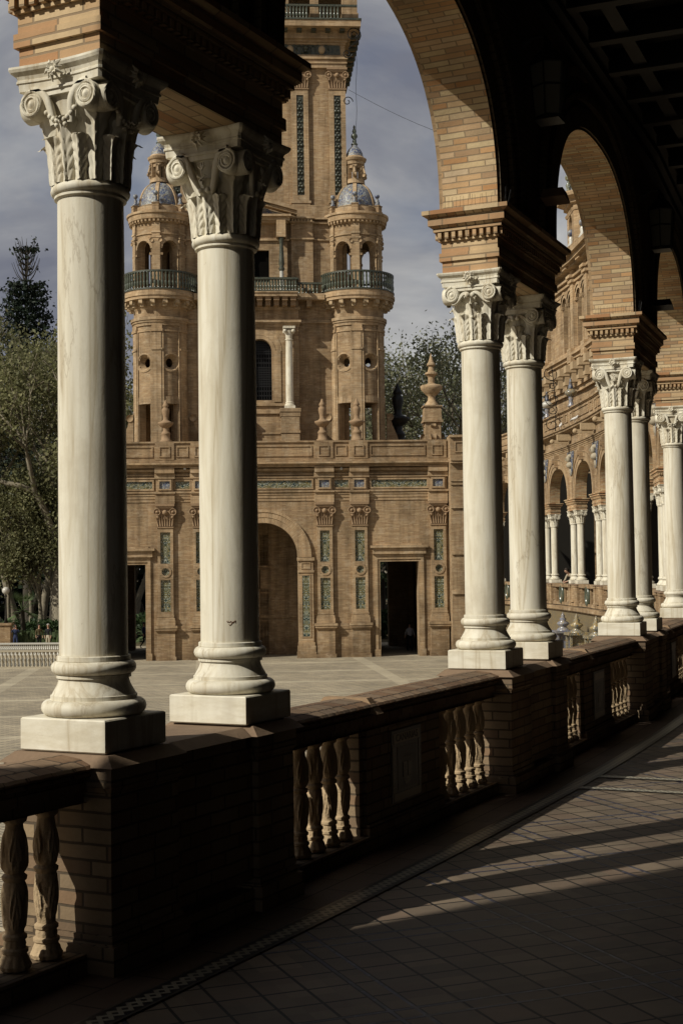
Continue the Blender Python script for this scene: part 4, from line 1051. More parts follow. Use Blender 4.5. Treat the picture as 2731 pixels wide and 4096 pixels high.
# lattice screen
m = MB(); y = YB + .32
nx, nz = 9, 26
for i in range(nx + 1): x = -ww + 2 * ww * i / nx; m.box(x - .035, x + .035, y, y + .05, zw0, zw1 - (ww - sqrt(max(0, ww * ww - x * x))))
for j in range(nz):
    z = zw0 + (zw1 - zw0) * j / nz
    if nz * .52 > j > nz * .22 or j % 2 == 0 or j > nz * .75:
        xx = ww if z < zw1 - ww else sqrt(max(.01, ww * ww - (z - zw1 + ww) ** 2)); m.box(-xx, xx, y - .002, y + .052, z, z + .07)
tobj(m, 'lattice_screen', 'iron')
m = MB()
for e, a, b in ((.30, 736, 741), (.18, 741, 745), (.08, 745, 750)): m.box(-cbx - e * .5, cbx + e * .5, YB - e, YB - .001, Fz(640, b, YB), Fz(640, a, YB))
m.box(-cbx - .1, cbx + .1, YB - .1, YB - .001, Fz(640, 711, YB), Fz(640, 704.5, YB))
for g0, g1, d in ((.03, .22, .06), (.24, .62, .03)):
    n = 24; zs_ = zw1 - ww
    for i in range(n):
        a, b = pi * i / n, pi * (i + 1) / n; P = lambda r, t, y: (r * cos(t), y, zs_ + r * sin(t)); m.face([P(ww + g0, b, YB - d), P(ww + g0, a, YB - d), P(ww + g1, a, YB - d), P(ww + g1, b, YB - d)]); m.face([P(ww + g1, a, YB - d), P(ww + g1, a, YB), P(ww + g1, b, YB), P(ww + g1, b, YB - d)])
for sg in (-1, 1):
    a, b = sorted((sg * (ww + .1), sg * (ww + .55))); m.box(a, b, YB - .06, YB - .001, zw0 - .1, zw1 - ww)
m.box(-cbx + .4, cbx - .4, YB - .12, YB - .001, zw0 - .35, zw0 - .2)
p0, p1 = Fx(646, 1000, YB - .5), Fx(688, 1000, YB - .5); zpd = Fz(664, 938, YB - .5)
for sg in (-1, 1):
    a, b = sorted((sg * p0, sg * p1)); m.box(a, b, YB - .75, YB - .001, zt - 1, zpd - .5); m.box(a - .08, b + .08, YB - .82, YB - .001, zpd - .22, zpd); m.box(a - .05, b + .05, YB - .78, YB - .001, zpd - .5, zpd - .221); m.box(a - .04, b + .04, YB - .80, YB - .001, zpd - 1.5, zpd - 1.35)
m.box(-p0, p0, YB - .12, YB - .001, zpd - .25, zpd - .05); m.box(-p0, p0, YB - .06, YB - .001, zpd - 1.5, zpd - 1.4)
tobj(m, 'bay_moulding', 'brick_moulding')
# white columns of the bay
for sg in (-1, 1):
    c = sg * Fx(664.5, 850, YB - .4); z0, z1 = zpd, Fz(664, 750, YB - .4); y = YB - .40; H = z1 - z0; m = MB(); m.box(c - .32, c + .32, y - .32, y + .32, z0, z0 + .16); m.smooth = True
    m.lathe([(.30, z0 + .16), (.31, z0 + .22), (.25, z0 + .30), (.27, z0 + .36), (.23, z0 + .42), (.225, z0 + H * .5), (.20, z1 - .85), (.235, z1 - .83), (.235, z1 - .77), (.20, z1 - .75), (.22, z1 - .5), (.30, z1 - .22)], c, y, 24, cap=False)
    for dx in (-1, 1):
        for dy in (-1, 1): m.ball((c + dx * .25, y + dy * .25, z1 - .28), .12, 7)
    m.smooth = False; m.box(c - .36, c + .36, y - .36, y + .36, z1 - .14, z1); tobj(m, 'white_column', 'marble', auto=A30)
# upper bay: glazed colonnettes, entablature, pediment
m = MB(); ye = YR - .35
z1870, z1760 = Fz(640, 548, ye), Fz(640, 514, ye); z1700 = Fz(640, 500, ye)
zped = Fz(600, 497, ye)
for sg in (-1, 1):
    c = sg * Fx(646, 600, ye - .5); m.box(c - .28, c + .28, ye - .62, ye - .001, z1870, z1760 + .2)
m.box(-ub - .1, ub + .1, ye - .12, ye - .001, Fz(600, 553, ye), Fz(600, 549, ye)); 
for e, a, b in ((.25, 514, 510), (.55, 510, 502), (.75, 502, 497)): m.box(-ub - e * .3, ub + e * .3, ye - e, ye - .001, Fz(600, a, ye), Fz(600, b, ye))
n = 26
for i in range(n): x = -ub + 2 * ub * (i + .5) / n; m.box(x - .07, x + .07, ye - .42, ye - .251, Fz(600, 514, ye), Fz(600, 510.2, ye))
# raking pediment
zap = Fz(600, 452, ye - .5); hwid = ub + .5
for sg in (-1, 1):
    for t0, t1, dy in ((0, .22, .78), (.24, .42, .62)):
        a = (sg * (hwid + .1), zped + .02); b = (0, zap)
        P = [(a[0], ye - dy, a[1] - t0 + .42), (a[0], ye - .001, a[1] - t0 + .42), (b[0], ye - dy, b[1] - t0), (b[0], ye - .001, b[1] - t0)]
        Q = [(p[0], p[1], p[2] - (t1 - t0)) for p in P]; m.hexa([Q[0], Q[2], Q[1], Q[3], P[0], P[2], P[1], P[3]])
tobj(m, 'bay_entablature', 'brick_moulding')
m = MB(); P = [(-hwid + .5, ye - .02, zped + .05), (hwid - .5, ye - .02, zped + .05), (0, ye - .02, zap - .4)]; m.face(P, [(p[0], p[2]) for p in P]); tobj(m, 'pediment_tiles', 'tile_blue')
for sg in (-1, 1):
    c = sg * Fx(646.5, 600, ye - .45); y = ye - .40; z0, z1 = zsl1 - .02, z1870; H = z1 - z0; m = MB(); m.smooth = True; m.m = 1
    m.lathe([(.17, z0), (.13, z0 + .1), (.12, z0 + H * .40)], c, y, 12, cap=False); m.m = 0; m.lathe([(.14, z0 + H * .40), (.19, z0 + H * .44), (.13, z0 + H * .48), (.18, z0 + H * .52), (.16, z0 + H * .6), (.11, z0 + H * .88), (.12, z0 + H * .9), (.17, z1 - .05), (.18, z1)], c, y, 14, cap=False); tobj(m, 'glazed_colonnette', ['tile_relief', 'white_ceramic'])
# ---- recess wall mouldings
for sg in (-1, 1):
  m = MB()
  for py, e in ((550, .10), (512, .18), (503, .3), (740, .12), (736, .08)): m.box(*sorted((sg * (cbx if py > 600 else ub), sg * rx_)), YR - e, YR - .0008, Fz(740, py + 2.5, YR), Fz(740, py - 1.5, YR))
  a, b = sorted((sg * sp0, sg * sp1))
  for py, e in ((550, .38), (512, .42), (503, .52)): m.box(a - .06, b + .06, YR - e, YR - .0006, Fz(740, py + 2.4, YR), Fz(740, py - 1.4, YR))
  for i in range(7): x = a + (b - a) * (i + .5) / 7; m.box(x - .06, x + .06, YR - .46, YR - .0006, Fz(740, 512.5, YR), Fz(740, 506, YR))
  tobj(m, 'string_course', 'brick_moulding')
# ---- tall shaft
m = MB(); sxh = Fx(795, 350, YS); zcor = Fz(760, 41, YS); ztop_sh = Fz(760, 58, YS)
m.box(-sxh + .18, sxh - .18, YS + .18, YS + 10, z500 + .0, ztop_sh); tobj(m, 'shaft', 'brick_wall')
pc = [Fx(776, 350, YS), Fx(690, 350, YS)]; pw = (Fx(795, 350, YS) - Fx(757, 350, YS)) / 2
zb_, zc_a, zc_b = Fz(776, 498, YS), Fz(776, 205, YS), Fz(776, 155, YS)
for sg in (-1, 1):
    for p in pc:
        c = sg * p; m = MB(); tww = pw * .42; ta, tb = Fz(690, 447, YS), Fz(690, 217, YS)
        m.box(c - pw, c - tww, YS, YS + .19, zb_ + 1., zc_a); m.box(c + tww, c + pw, YS, YS + .19, zb_ + 1., zc_a)
        m.box(c - tww, c + tww, YS + .002, YS + .19, zb_ + 1., ta); m.box(c - tww, c + tww, YS + .002, YS + .19, tb, zc_a)
        for e, a, b in ((.10, zb_ + .85, zb_ + 1.), (.05, zb_ + .7, zb_ + .849), (.14, zb_ + .5, zb_ + .699), (.16, zb_ - .2, zb_ + .499)): m.box(c - pw - e, c + pw + e, YS - e, YS + .19, a, b)
        o = tobj(m, 'pilaster', 'brick_moulding')
        q = MB(); P = [(c - tww, YS + .06, ta), (c + tww, YS + .06, ta), (c + tww, YS + .06, tb), (c - tww, YS + .06, tb)]; q.face(P, [(v[0] - c, v[2]) for v in P])
        rr_ = random.Random(int(c * 100)); q.smooth = True; z = ta + .2
        while z < tb - .2:
            for s2 in (-1, 1): q.ball((c + s2 * tww * .45, YS + .03, z), rr_.uniform(.06, .12), 5)
            q.ball((c, YS + .02, z + .16), rr_.uniform(.05, .10), 5); z += rr_.uniform(.28, .42)
        q.obj('tile_panel', 'tile_relief', o)
        q = MB(); volcap(q, c, YS + .19, zc_a, zc_b, pw, .19); q.obj('capital', 'terracotta_red', o)
m = MB()
for e, a, b in ((.05, 155, 146), (.12, 146, 142), (.06, 142, 136), (.16, 136, 131), (.08, 131, 126), (.05, 102, 97), (.16, 97, 92), (.35, 92, 86)): m.box(-sxh - e, sxh + e, YS - e, YS + 10 + e, Fz(760, a, YS), Fz(760, b, YS) - .003)
m.box(-sxh, sxh, YS + .02, YS + 10, Fz(760, 126, YS), Fz(760, 102, YS))
m.box(-sxh - .36, sxh + .36, YS - .36, YS + 10.4, Fz(760, 85.9, YS), ztop_sh)
YO = 1.15
bx1 = Fx(828, 50, YS - YO)
m.box(-bx1, bx1, YS - YO, YS + 10 + YO, Fz(760, 58, YS - YO), Fz(760, 44, YS - YO)); tobj(m, 'shaft_cornice', 'brick_moulding')
m = MB(); m.box(-bx1 - .05, bx1 + .05, YS - YO - .05, YS + 10 + YO, Fz(760, 43.9, YS - YO), Fz(760, 40, YS - YO)); tobj(m, 'balcony_edge', 'tile_relief')
# frieze
fz0, fz1 = Fz(760, 125, YS), Fz(760, 103, YS); P = [(-sxh + .3, YS + .01, fz0), (sxh - .3, YS + .01, fz0), (sxh - .3, YS + .01, fz1), (-sxh + .3, YS + .01, fz1)]
m = MB(); m.face(P, [(p[0], p[2]) for p in P]); m.smooth = True; x = -sxh + .7; k = 0
while x < sxh - .5:
    zc = (fz0 + fz1) / 2
    if k % 2: m.m = 1; m.ball((x, YS + .0, zc), .22, 7, .27); m.m = 0; m.tube([(x + .42 * cos(t), YS, zc + .42 * sin(t)) for t in [2 * pi * i / 16 for i in range(17)]], .05, 5)
    else:
        m.m = 0; m.tube([(x, YS, fz0 + .1), (x, YS, zc)], [.16, .08], 6); m.ball((x, YS, zc + .12), .17, 6)
        for s2 in (-1, 1): m.tube([(x + s2 * (.15 + .03 * i) + s2 * .1 * sin(i), YS - .02, zc + .3 * cos(i * .9)) for i in range(9)], .045, 5)
    x += .98; k += 1
tobj(m, 'frieze', ['tile_relief', 'terracotta'])
m = MB(); nb = 13; yy = YS - .3
QL = []
for i in range(nb):
    m = MB(); QL.append(m); x = -sxh + .2 + (2 * sxh - .4) * i / (nb - 1); m.m = 0; m.box(x - .17, x + .17, YS - 1.0, YS - .361, Fz(760, 72, YS), Fz(760, 60, YS)); m.box(x - .15, x + .15, YS - .8, YS - .361, Fz(760, 80, YS), Fz(760, 72.1, YS))
for i in range(10):
    m = MB(); QL.append(m); y = YS + .5 + i * .95; m.box(sxh + .361, sxh + 1.0, y - .17, y + .17, Fz(760, 80, YS), Fz(760, 60, YS))
many('bracket', 'tile_relief', tw, QL, TZ)
# upper loggia
m = MB(); zl0, zl1 = Fz(760, 40, YS - .6), Fz(760, -60, YS - .6)
for a, b in ((713, 731), (786, 820)):
    for sg in (-1, 1): x0, x1 = sorted((sg * Fx(a, 20, YS - .6), sg * Fx(b, 20, YS - .6))); m.box(x0, x1, YS - .6, YS + .6, zl0, zl1); m.box(x0 - .06, x1 + .06, YS - .68, YS + .66, zl0, zl0 + .3); m.box(x0, x1, YS + 9.4, YS + 10.4, zl0, zl1)
m.box(-2.0, 2.0, YS - .6, YS + .6, zl0, zl1); m.box(-2.6, 2.6, YS + 3, YS + 6, zl0, zl1); m.box(-sxh - .6, sxh + .6, YS - .7, YS + 10.6, zl1, zl1 + 3)
tobj(m, 'loggia', 'brick_wall')
def bals(parent, pts, z0, z1, mesh=[None]):
    if mesh[0] is None:
        b = MB(); b.smooth = True; b.lathe([(.07, 0), (.08, .04), (.05, .10), (.05, .16), (.085, .30), (.08, .42), (.05, .52), (.065, .55), (.05, .60), (.075, .72), (.05, .88), (.075, .94), (.075, 1.)], seg=8)
        o = b.obj('baluster', 'green_ceramic', parent); mesh[0] = o.data; COL.objects.unlink(o); bpy.data.objects.remove(o)
    for i, (x, y) in enumerate(pts):
        o = bpy.data.objects.new('baluster', mesh[0]); COL.objects.link(o); o.parent = parent; o.location = (x, y, z0); o.scale = (1, 1, z1 - z0)
m = MB(); yy = YS - YO + .12; zr = Fz(760, 8, YS - YO); zr0 = Fz(760, 39.9, YS - YO)
m.box(-bx1 + .2, bx1 - .2, yy - .08, yy + .08, zr - .12, zr); o = tobj(m, 'loggia_rail', 'tile_relief')
xs = [Fx(px, 20, YS - YO) for px in (608, 615, 622, 629, 637, 646, 653)] + [Fx(p, 20, YS - YO) for p in [704 - 7.2 * 0 + i * 7.3 for i in range(-1, 0)]] + [Fx(736 + 8. * i, 20, YS - YO) for i in range(6)] + [Fx(659 + 7.5 * i, 20, YS - YO) for i in range(7)]
bals(o, [(x, yy) for x in sorted(set(round(v, 2) for v in xs))], zr0, zr - .1)
# iron scroll ornament at the corner
m = MB()
def scroll(m, x, y, z, R, turns, sgn, r=.03, a0=0.):
    m.tube([(x + R * (1 - .8 * t / 24) * cos(a0 + sgn * t / 24 * turns * 2 * pi), y, z + R * (1 - .8 * t / 24) * sin(a0 + sgn * t / 24 * turns * 2 * pi)) for t in range(25)], r, 5)
X_, Z_ = F(813, 78, YS - .9); scroll(m, X_ - .05, YS - .9, Z_, .52, 1.8, 1, .03, -1.6); X_, Z_ = F(797, 122, YS - .9); scroll(m, X_, YS - .9, Z_, .3, 1.5, -1, .03)
m.tube([(Fx(800, 110, YS - .9), YS - .9, Fz(800, 110, YS - .9)), (Fx(818, 95, YS - .9), YS - .9, Fz(818, 95, YS - .9)), (Fx(826, 72, YS - .9), YS - .9, Fz(826, 72, YS - .9)), (Fx(820, 58, YS - .9), YS - .9, Fz(820, 58, YS - .9))], .03, 5)
X_, Z_ = F(798, 232, YS); scroll(m, X_, YS, Z_, .33, 1.2, 1, .03)
tobj(m, 'iron_scroll', 'iron')
# ---- central balcony
m = MB(); cb = Fx(683, 680, YB - .9); yb0 = YB - .95
m.m = 1; m.box(-cb, cb, yb0, YB + .7, zsl0, zsl1 - .14); m.box(-cb - .05, cb + .05, yb0 - .06, YB + .7, zsl1 - .14 + .001, zsl1 - .06); m.m = 0; m.box(-cb + .02, cb - .02, yb0 - .03, YB + .7, zsl1 - .059, zsl1)
zrail = Fz(640, 636, yb0); m.box(-cb, cb, yb0 - .02, yb0 + .18, zrail - .12, zrail); m.box(cb - .1, cb + .1, yb0 + .19, YR - .5, zrail - .12, zrail)
bc = tobj(m, 'balcony', ['tile_relief', 'brick_moulding'])
bals(bc, [(-cb + .1 + (2 * cb - .2) * i / 25, yb0 + .08) for i in range(26)], zsl1, zrail - .1)
QL = []; nb = 9
for i in range(nb): m = MB(); QL.append(m); x = -cb + .25 + (2 * cb - .5) * i / (nb - 1); m.box(x - .17, x + .17, yb0 + .12, YB - .001, zsl0 - .22, zsl0 - .001); m.box(x - .15, x + .15, yb0 + .35, YB - .001, zsl0 - .5, zsl0 - .221)
many('console', 'terracotta_red', bc, QL); m = MB()
for sg in (-1, 1):
    # link balcony between bay and turret
    a, b = sorted((sg * cb, sg * (Fx(745, 660, YR - .7)))); m.m = 1; m.box(a, b, YR - .75, YR - .001, zsl0 - .05, zsl1 - .02); m.box(sg * (cb + .6), sg * (cb + .9), YR - .6, YR - .002, zsl0 - .45, zsl0 - .051)
m.obj('link_slab', ['terracotta_red', 'brick_moulding'], bc)
for sg in (-1, 1): bals(bc, [(sg * (cb + .15 + i * .22), YR - .65) for i in range(6)], zsl1 - .02, zrail - .15)
m = MB()
for sg in (-1, 1): m.box(*sorted((sg * cb, sg * (cb + 1.6))), YR - .75, YR - .55, zrail - .25, zrail - .13)
m.obj('side_rail', 'tile_relief', bc)

# ---- turrets
TY = 4.1
TX = Fx(820.5, 800, TY)
RT = 1.64
def Tz(py): return Fz(821, py, TY - RT * .8)
def turret(cx, nm):
    z0 = zt - 1.
    t = MB(); seg = 120
    def cyl(m, r, za, zb, holes=(), rin=None, mi=0):
        """cylindrical wall with holes: (ang_center, half_width_m, z0, z1, kind)"""
        rin = rin or r - .45; n = seg
        zl = sorted(set([za, zb] + [h[2] for h in holes] + [h[3] for h in holes]))
        zz = []
        for a, b in zip(zl, zl[1:]):
            k = max(1, int((b - a) / .14)); zz += [a + (b - a) * i / k for i in range(k)]
        zz.append(zb)
        def inside(a, z):
            for (ac, hw, h0, h1, kind) in holes:
                d = ((a - ac + pi) % (2 * pi) - pi) * r
                if kind == 'rect' and abs(d) < hw and h0 < z < h1: return True
                if kind == 'arch' and abs(d) < hw and h0 < z < h1:
                    zs = h1 - hw
                    if z < zs or d * d + (z - zs) ** 2 < hw * hw: return True
                if kind == 'round':
                    zc = (h0 + h1) / 2
                    if d * d + (z - zc) ** 2 < hw * hw: return True
            return False
        m.m = mi
        for j in range(n):
            a0, a1 = 2 * pi * j / n, 2 * pi * (j + 1) / n; am = (a0 + a1) / 2
            for q0, q1 in zip(zz, zz[1:]):
                if inside(am, (q0 + q1) / 2): continue
                for rr, fl in ((r, 0), (rin, 1)):
                    P = [(cx + rr * cos(a0), TY + rr * sin(a0), q0), (cx + rr * cos(a1), TY + rr * sin(a1), q0), (cx + rr * cos(a1), TY + rr * sin(a1), q1), (cx + rr * cos(a0), TY + rr * sin(a0), q1)]
                    U = [(rr * a0, q0), (rr * a1, q0), (rr * a1, q1), (rr * a0, q1)]
                    m.face(P[::-1] if fl else P, U[::-1] if fl else U)
    def reveal(m, ac, hw, h0, h1, kind, r, rin, trim=0.):
        """soffit/jamb surfaces + raised trim around an opening"""
        def pt(d, z, rr): a = ac + d / r; return (cx + rr * cos(a), TY + rr * sin(a), z)
        if kind == 'round': zc = (h0 + h1) / 2; C = [(hw * cos(t_), zc + hw * sin(t_)) for t_ in [2 * pi * i / 28 for i in range(29)]]
        elif kind == 'arch': zs = h1 - hw; C = [(hw, h0), (hw, zs)] + [(hw * cos(pi * i / 16), zs + hw * sin(pi * i / 16)) for i in range(1, 16)] + [(-hw, zs), (-hw, h0)]
        else: C = [(hw, h0), (hw, h1), (-hw, h1), (-hw, h0)]
        for (d0, q0), (d1, q1) in zip(C, C[1:]): m.face([pt(d0, q0, r + trim), pt(d1, q1, r + trim), pt(d1, q1, rin), pt(d0, q0, rin)])
        if trim:
            k = (hw + .22) / hw; zc = (h0 + h1) / 2 if kind == 'round' else (h1 - hw if kind == 'arch' else h0)
            for (d0, q0), (d1, q1) in zip(C, C[1:]):
                if kind == 'arch' and (q0 <= h0 + .01 or q1 <= h0 + .01):
                    continue
                e0 = (d0 * k, zc + (q0 - zc) * k); e1 = (d1 * k, zc + (q1 - zc) * k)
                m.face([pt(d0, q0, r + trim), pt(*e0, r + trim), pt(*e1, r + trim), pt(d1, q1, r + trim)][::-1]); m.face([pt(*e0, r + trim), pt(*e0, r - .02), pt(*e1, r - .02), pt(*e1, r + trim)][::-1])
    A = [-pi / 2 - .50 + .0, -pi / 2 + .62 - .0]        # two front openings
    angs = [-pi / 2 - .60 - pi / 3 * 0, -pi / 2 + .47]
    angs = [-pi / 2 - .62, -pi / 2 + .43, -pi / 2 + 1.48, -pi / 2 + 2.53, -pi / 2 - 1.67, -pi / 2 - 2.72]
    zA, zB = z0, Tz(727)
    holes = []; zd = Tz(925); zo = Tz(831)
    for a in angs: holes += [(a, .42, z0, zd, 'rect'), (a, .46, zo - .46, zo + .46, 'round')]
    cyl(t, RT, zA, zB, holes)
    o = tobj(t, 'turret', 'brick_wall'); tag(o, nm)
    m = MB()
    for h in holes:
        (reveal(m, *h, RT, RT - .45, 0.) if h[4] != 'round' else None)
    # flared bowl reveal around the oculi: ring
    for a in angs:
        for i in range(24):
            t0, t1 = 2 * pi * i / 24, 2 * pi * (i + 1) / 24
            def pt(rad, t_, rr): aa = a + rad * cos(t_) / RT; return (cx + rr * cos(aa), TY + rr * sin(aa), zo + rad * sin(t_))
            m.face([pt(.60, t0, RT + .04), pt(.60, t1, RT + .04), pt(.50, t1, RT + .04), pt(.50, t0, RT + .04)][::-1]); m.face([pt(.60, t0, RT + .04), pt(.60, t1, RT + .04), pt(.60, t1, RT - .02), pt(.60, t0, RT - .02)])
        for i in range(24):
            t0, t1 = 2 * pi * i / 24, 2 * pi * (i + 1) / 24
            for ra, da, rb_, db in ((.50, .04, .46, -.02), (.46, -.02, .27, -.34)): m.face([pt(ra, t0, RT + da), pt(ra, t1, RT + da), pt(rb_, t1, RT + db), pt(rb_, t0, RT + db)])
        for (dd, z_a, z_b, e) in ((.50, zd, zd + .42, .04),):
            pa = [(a + s_ * dd / RT) for s_ in (-1, 1)]; n = 5
            for i in range(n):
                b0 = pa[0] + (pa[1] - pa[0]) * i / n; b1 = pa[0] + (pa[1] - pa[0]) * (i + 1) / n; r = RT + e
                m.face([(cx + r * cos(b0), TY + r * sin(b0), z_a), (cx + r * cos(b1), TY + r * sin(b1), z_a), (cx + r * cos(b1), TY + r * sin(b1), z_b), (cx + r * cos(b0), TY + r * sin(b0), z_b)])
                m.face([(cx + r * cos(b0), TY + r * sin(b0), z_b), (cx + r * cos(b1), TY + r * sin(b1), z_b), (cx + RT * cos(b1), TY + RT * sin(b1), z_b), (cx + RT * cos(b0), TY + RT * sin(b0), z_b)])
    m.obj('opening_trim', 'brick_moulding', o)
    # pilaster strips between the openings
    QL = []; mids = [(-pi / 2 - .095) + k * 1.05 for k in (-2, -1, 0, 1, 2, 3)]
    for a in mids:
        m = MB(); QL.append(m); M = Matrix.Translation((cx, TY, 0)) @ Matrix.Rotation(a, 4, 'Z'); q = MB(); r = RT * .985
        q.box(r - .02, r + .10, -.26, .26, z0, Tz(761)); q.box(r, r + .06, -.40, -.27, z0, Tz(761)); q.box(r, r + .06, .27, .40, z0, Tz(761)); q.box(r - .02, r + .15, -.34, .34, Tz(803), Tz(799)); q.box(r, r + .16, -.36, .36, Tz(761), Tz(755)); q.box(r, r + .12, -.32, .32, Tz(755), Tz(745))
        m.merge(q, M)
    many('pilaster_strip', 'brick_moulding', o, QL)
    # mouldings rings
    m = MB(); m.smooth = False
    R_ = lambda e, a, b: m.lathe([(RT - .05, Tz(b)), (RT + e, Tz(b)), (RT + e, Tz(a)), (RT - .05, Tz(a))], cx, TY, 56, cap=False)
    R_(.14, 735, 740); R_(.20, 728, 735); R_(.08, 740, 747); R_(.05, 757, 761)
    m.lathe([(RT, zB), (RT + .02, Tz(712)), (RT + .10, Tz(706)), (RT + .18, Tz(700)), (RT + .22, Tz(696)), (RT + .25, Tz(692))], cx, TY, 56, cap=False)
    m.lathe([(RT, Tz(692)), (RT + .66, Tz(690)), (RT + .66, Tz(683)), (RT + .72, Tz(682.8)), (RT + .72, Tz(676)), (RT + .66, Tz(675.8)), (RT + .66, Tz(668)), (RT - .4, Tz(668))], cx, TY, 56, cap=False)
    m.obj('ring_moulding', 'brick_moulding', o)
    # flat console blocks below the balcony
    QL = []; k = 18
    for i in range(k):
        m = MB(); QL.append(m); a = 2 * pi * i / k; M = Matrix.Translation((cx, TY, 0)) @ Matrix.Rotation(a, 4, 'Z'); q = MB(); q.box(RT + .05, RT + .60, -.13, .13, Tz(698), Tz(690.5)); q.box(RT + .05, RT + .42, -.12, .12, Tz(706), Tz(698.1)); q.smooth = True; q.tube([(RT + .5, -.14, Tz(697)), (RT + .5, .14, Tz(697))], .11, 8); m.merge(q, M)
    many('console', 'terracotta', o, QL)
    m = MB(); zb0, zb1 = Tz(668), Tz(626); rb = RT + .60
    m.lathe([(rb - .1, zb1 - .10), (rb + .08, zb1 - .10), (rb + .08, zb1), (rb - .1, zb1), (rb - .1, zb1 - .10)], cx, TY, 56, cap=False); m.lathe([(rb - .1, zb0 + .05), (rb + .1, zb0 + .05), (rb + .1, zb0 - .04)], cx, TY, 56, cap=False)
    bo = m.obj('balcony_rail', 'tile_relief', o)
    bals(bo, [(cx + rb * cos(a), TY + rb * sin(a)) for a in [-pi / 2 + (i - 16) * .098 for i in range(33)]], zb0, zb1 - .08)
    # upper drum with arches
    m = MB(); zu0, zu1 = Tz(668), Tz(514); RU = RT - .02; za = Tz(554)
    hs = [(a, .50, zu0 - .01, za, 'arch') for a in angs]; cyl(m, RU, zu0, zu1, hs, RU - .35); d = m.obj('drum', 'brick_wall', o)
    m = MB()
    for h in hs: reveal(m, *h, RU, RU - .5, .06)
    for a in mids:
        M = Matrix.Translation((cx, TY, 0)) @ Matrix.Rotation(a, 4, 'Z'); q = MB(); r = RU * .985
        q.box(r, r + .12, -.24, .24, zu0, zu1); q.box(r, r + .17, -.33, .33, Tz(549), Tz(545)); q.smooth = True
        for s2 in (-1, 1): q.tube([(r + .02, s2 * .27, Tz(555)), (r + .18, s2 * .27, Tz(555))], .12, 10)
        q.smooth = False; q.box(r, r + .14, -.3, .3, Tz(557), Tz(549.5)); q.box(r, r + .16, -.28, .28, Tz(538), Tz(534)); m.merge(q, M)
    for a in angs:
        for s2 in (-1, 1):
            M = Matrix.Translation((cx, TY, 0)) @ Matrix.Rotation(a + s2 * .36, 4, 'Z'); q = MB(); q.box(RU - .1, RU + .10, -.13, .13, Tz(588), Tz(583)); m.merge(q, M)
    m.lathe([(RU, Tz(540)), (RU + .07, Tz(540)), (RU + .07, Tz(537)), (RU, Tz(537))], cx, TY, 56, cap=False)
    m.lathe([(RU, zu1), (RU + .10, zu1 + .02), (RU + .12, Tz(508)), (RU + .30, Tz(506)), (RU + .34, Tz(496)), (RU + .42, Tz(494)), (RU + .42, Tz(489)), (RU + .1, Tz(486)), (RU + .0, Tz(485.9))], cx, TY, 56, cap=False)
    m.lathe([(RU, Tz(486)), (RU - .06, Tz(485)), (RU - .06, Tz(474)), (RU - .12, Tz(473))], cx, TY, 56, cap=False)
    for i in range(44):
        M = Matrix.Translation((cx, TY, 0)) @ Matrix.Rotation(2 * pi * i / 44, 4, 'Z'); q = MB(); q.box(RU + .10, RU + .26, -.06, .06, Tz(512), Tz(506.5)); m.merge(q, M)
    m.obj('drum_moulding', 'brick_moulding', d.parent)
    m = MB(); m.lathe([(.01, Tz(620)), (.45, Tz(620)), (.45, zu0)], cx, TY, 12, cap=False); m.lathe([(.001, zu1 - .2), (RU - .3, zu1 - .2)], cx, TY, 24, cap=False); m.lathe([(.001, Tz(700)), (RT - .4, Tz(700))], cx, TY, 24, cap=False); m.obj('inner_floor', 'brick_shaded', o)
    # dome
    zd0, zd1 = Tz(472), Tz(409); RD = 1.30; m = MB(); m.smooth = True
    pr = []
    for i in range(15):
        t_ = i / 14; ang = t_ * pi / 2 * .90; pr.append((max(.42, RD * cos(ang) ** .92), zd0 + (zd1 - zd0) * sin(ang) / sin(pi / 2 * .90)))
    m.lathe(pr, cx, TY, 40, cap=False, ru=1.3); m.obj('dome', 'tile_blue', o)
    m = MB()
    for i in range(6):
        a = mids[0] + i * pi / 3; M = Matrix.Rotation(a, 4, 'Z'); P = []
        for r, z in pr: P.append([tuple(Vector((cx, TY, 0)) + M @ Vector((r + .0, -.12, z))), tuple(Vector((cx, TY, 0)) + M @ Vector((r + .05, -.10, z + .02))), tuple(Vector((cx, TY, 0)) + M @ Vector((r + .05, .10, z + .02))), tuple(Vector((cx, TY, 0)) + M @ Vector((r + .0, .12, z)))])
        m.grid(P)
    m.lathe([(RD + .06, zd0 - .02), (RD + .10, zd0 + .05), (RD - .02, zd0 + .12)], cx, TY, 40, cap=False); m.obj('dome_rib', 'brick_moulding', o)
    # lantern
    m = MB(); zl0_, zl1_ = zd1 - .05, Tz(367)
    m.lathe([(.62, zl0_), (.60, Tz(402)), (.52, Tz(400))], cx, TY, 24, cap=False)
    for i in range(6):
        a = mids[0] + i * pi / 3; M = Matrix.Translation((cx, TY, 0)) @ Matrix.Rotation(a, 4, 'Z'); q = MB(); q.box(.30, .56, -.15, .15, Tz(402), zl1_); q.smooth = True; q.tube([(.68, -.10, Tz(392)), (.68, .10, Tz(392))], .13, 9); q.tube([(.60, -.09, Tz(372)), (.60, .09, Tz(372))], .08, 8); q.tube([(.72, 0, Tz(388)), (.64, 0, Tz(378)), (.58, 0, Tz(373))], .07, 6); m.merge(q, M)
    m.lathe([(.50, zl1_ - .22), (.50, zl1_), (.60, Tz(366)), (.62, Tz(360)), (.70, Tz(357)), (.74, Tz(352)), (.60, Tz(349)), (.55, Tz(346)), (.001, Tz(345))], cx, TY, 30, cap=False); m.obj('lantern', 'brick_moulding', o)
    m = MB(); m.smooth = True; m.lathe([(.54, Tz(346)), (.50, Tz(338)), (.38, Tz(329)), (.20, Tz(322)), (.16, Tz(318))], cx, TY, 24, cap=False); m.obj('small_dome', 'tile_blue', o)
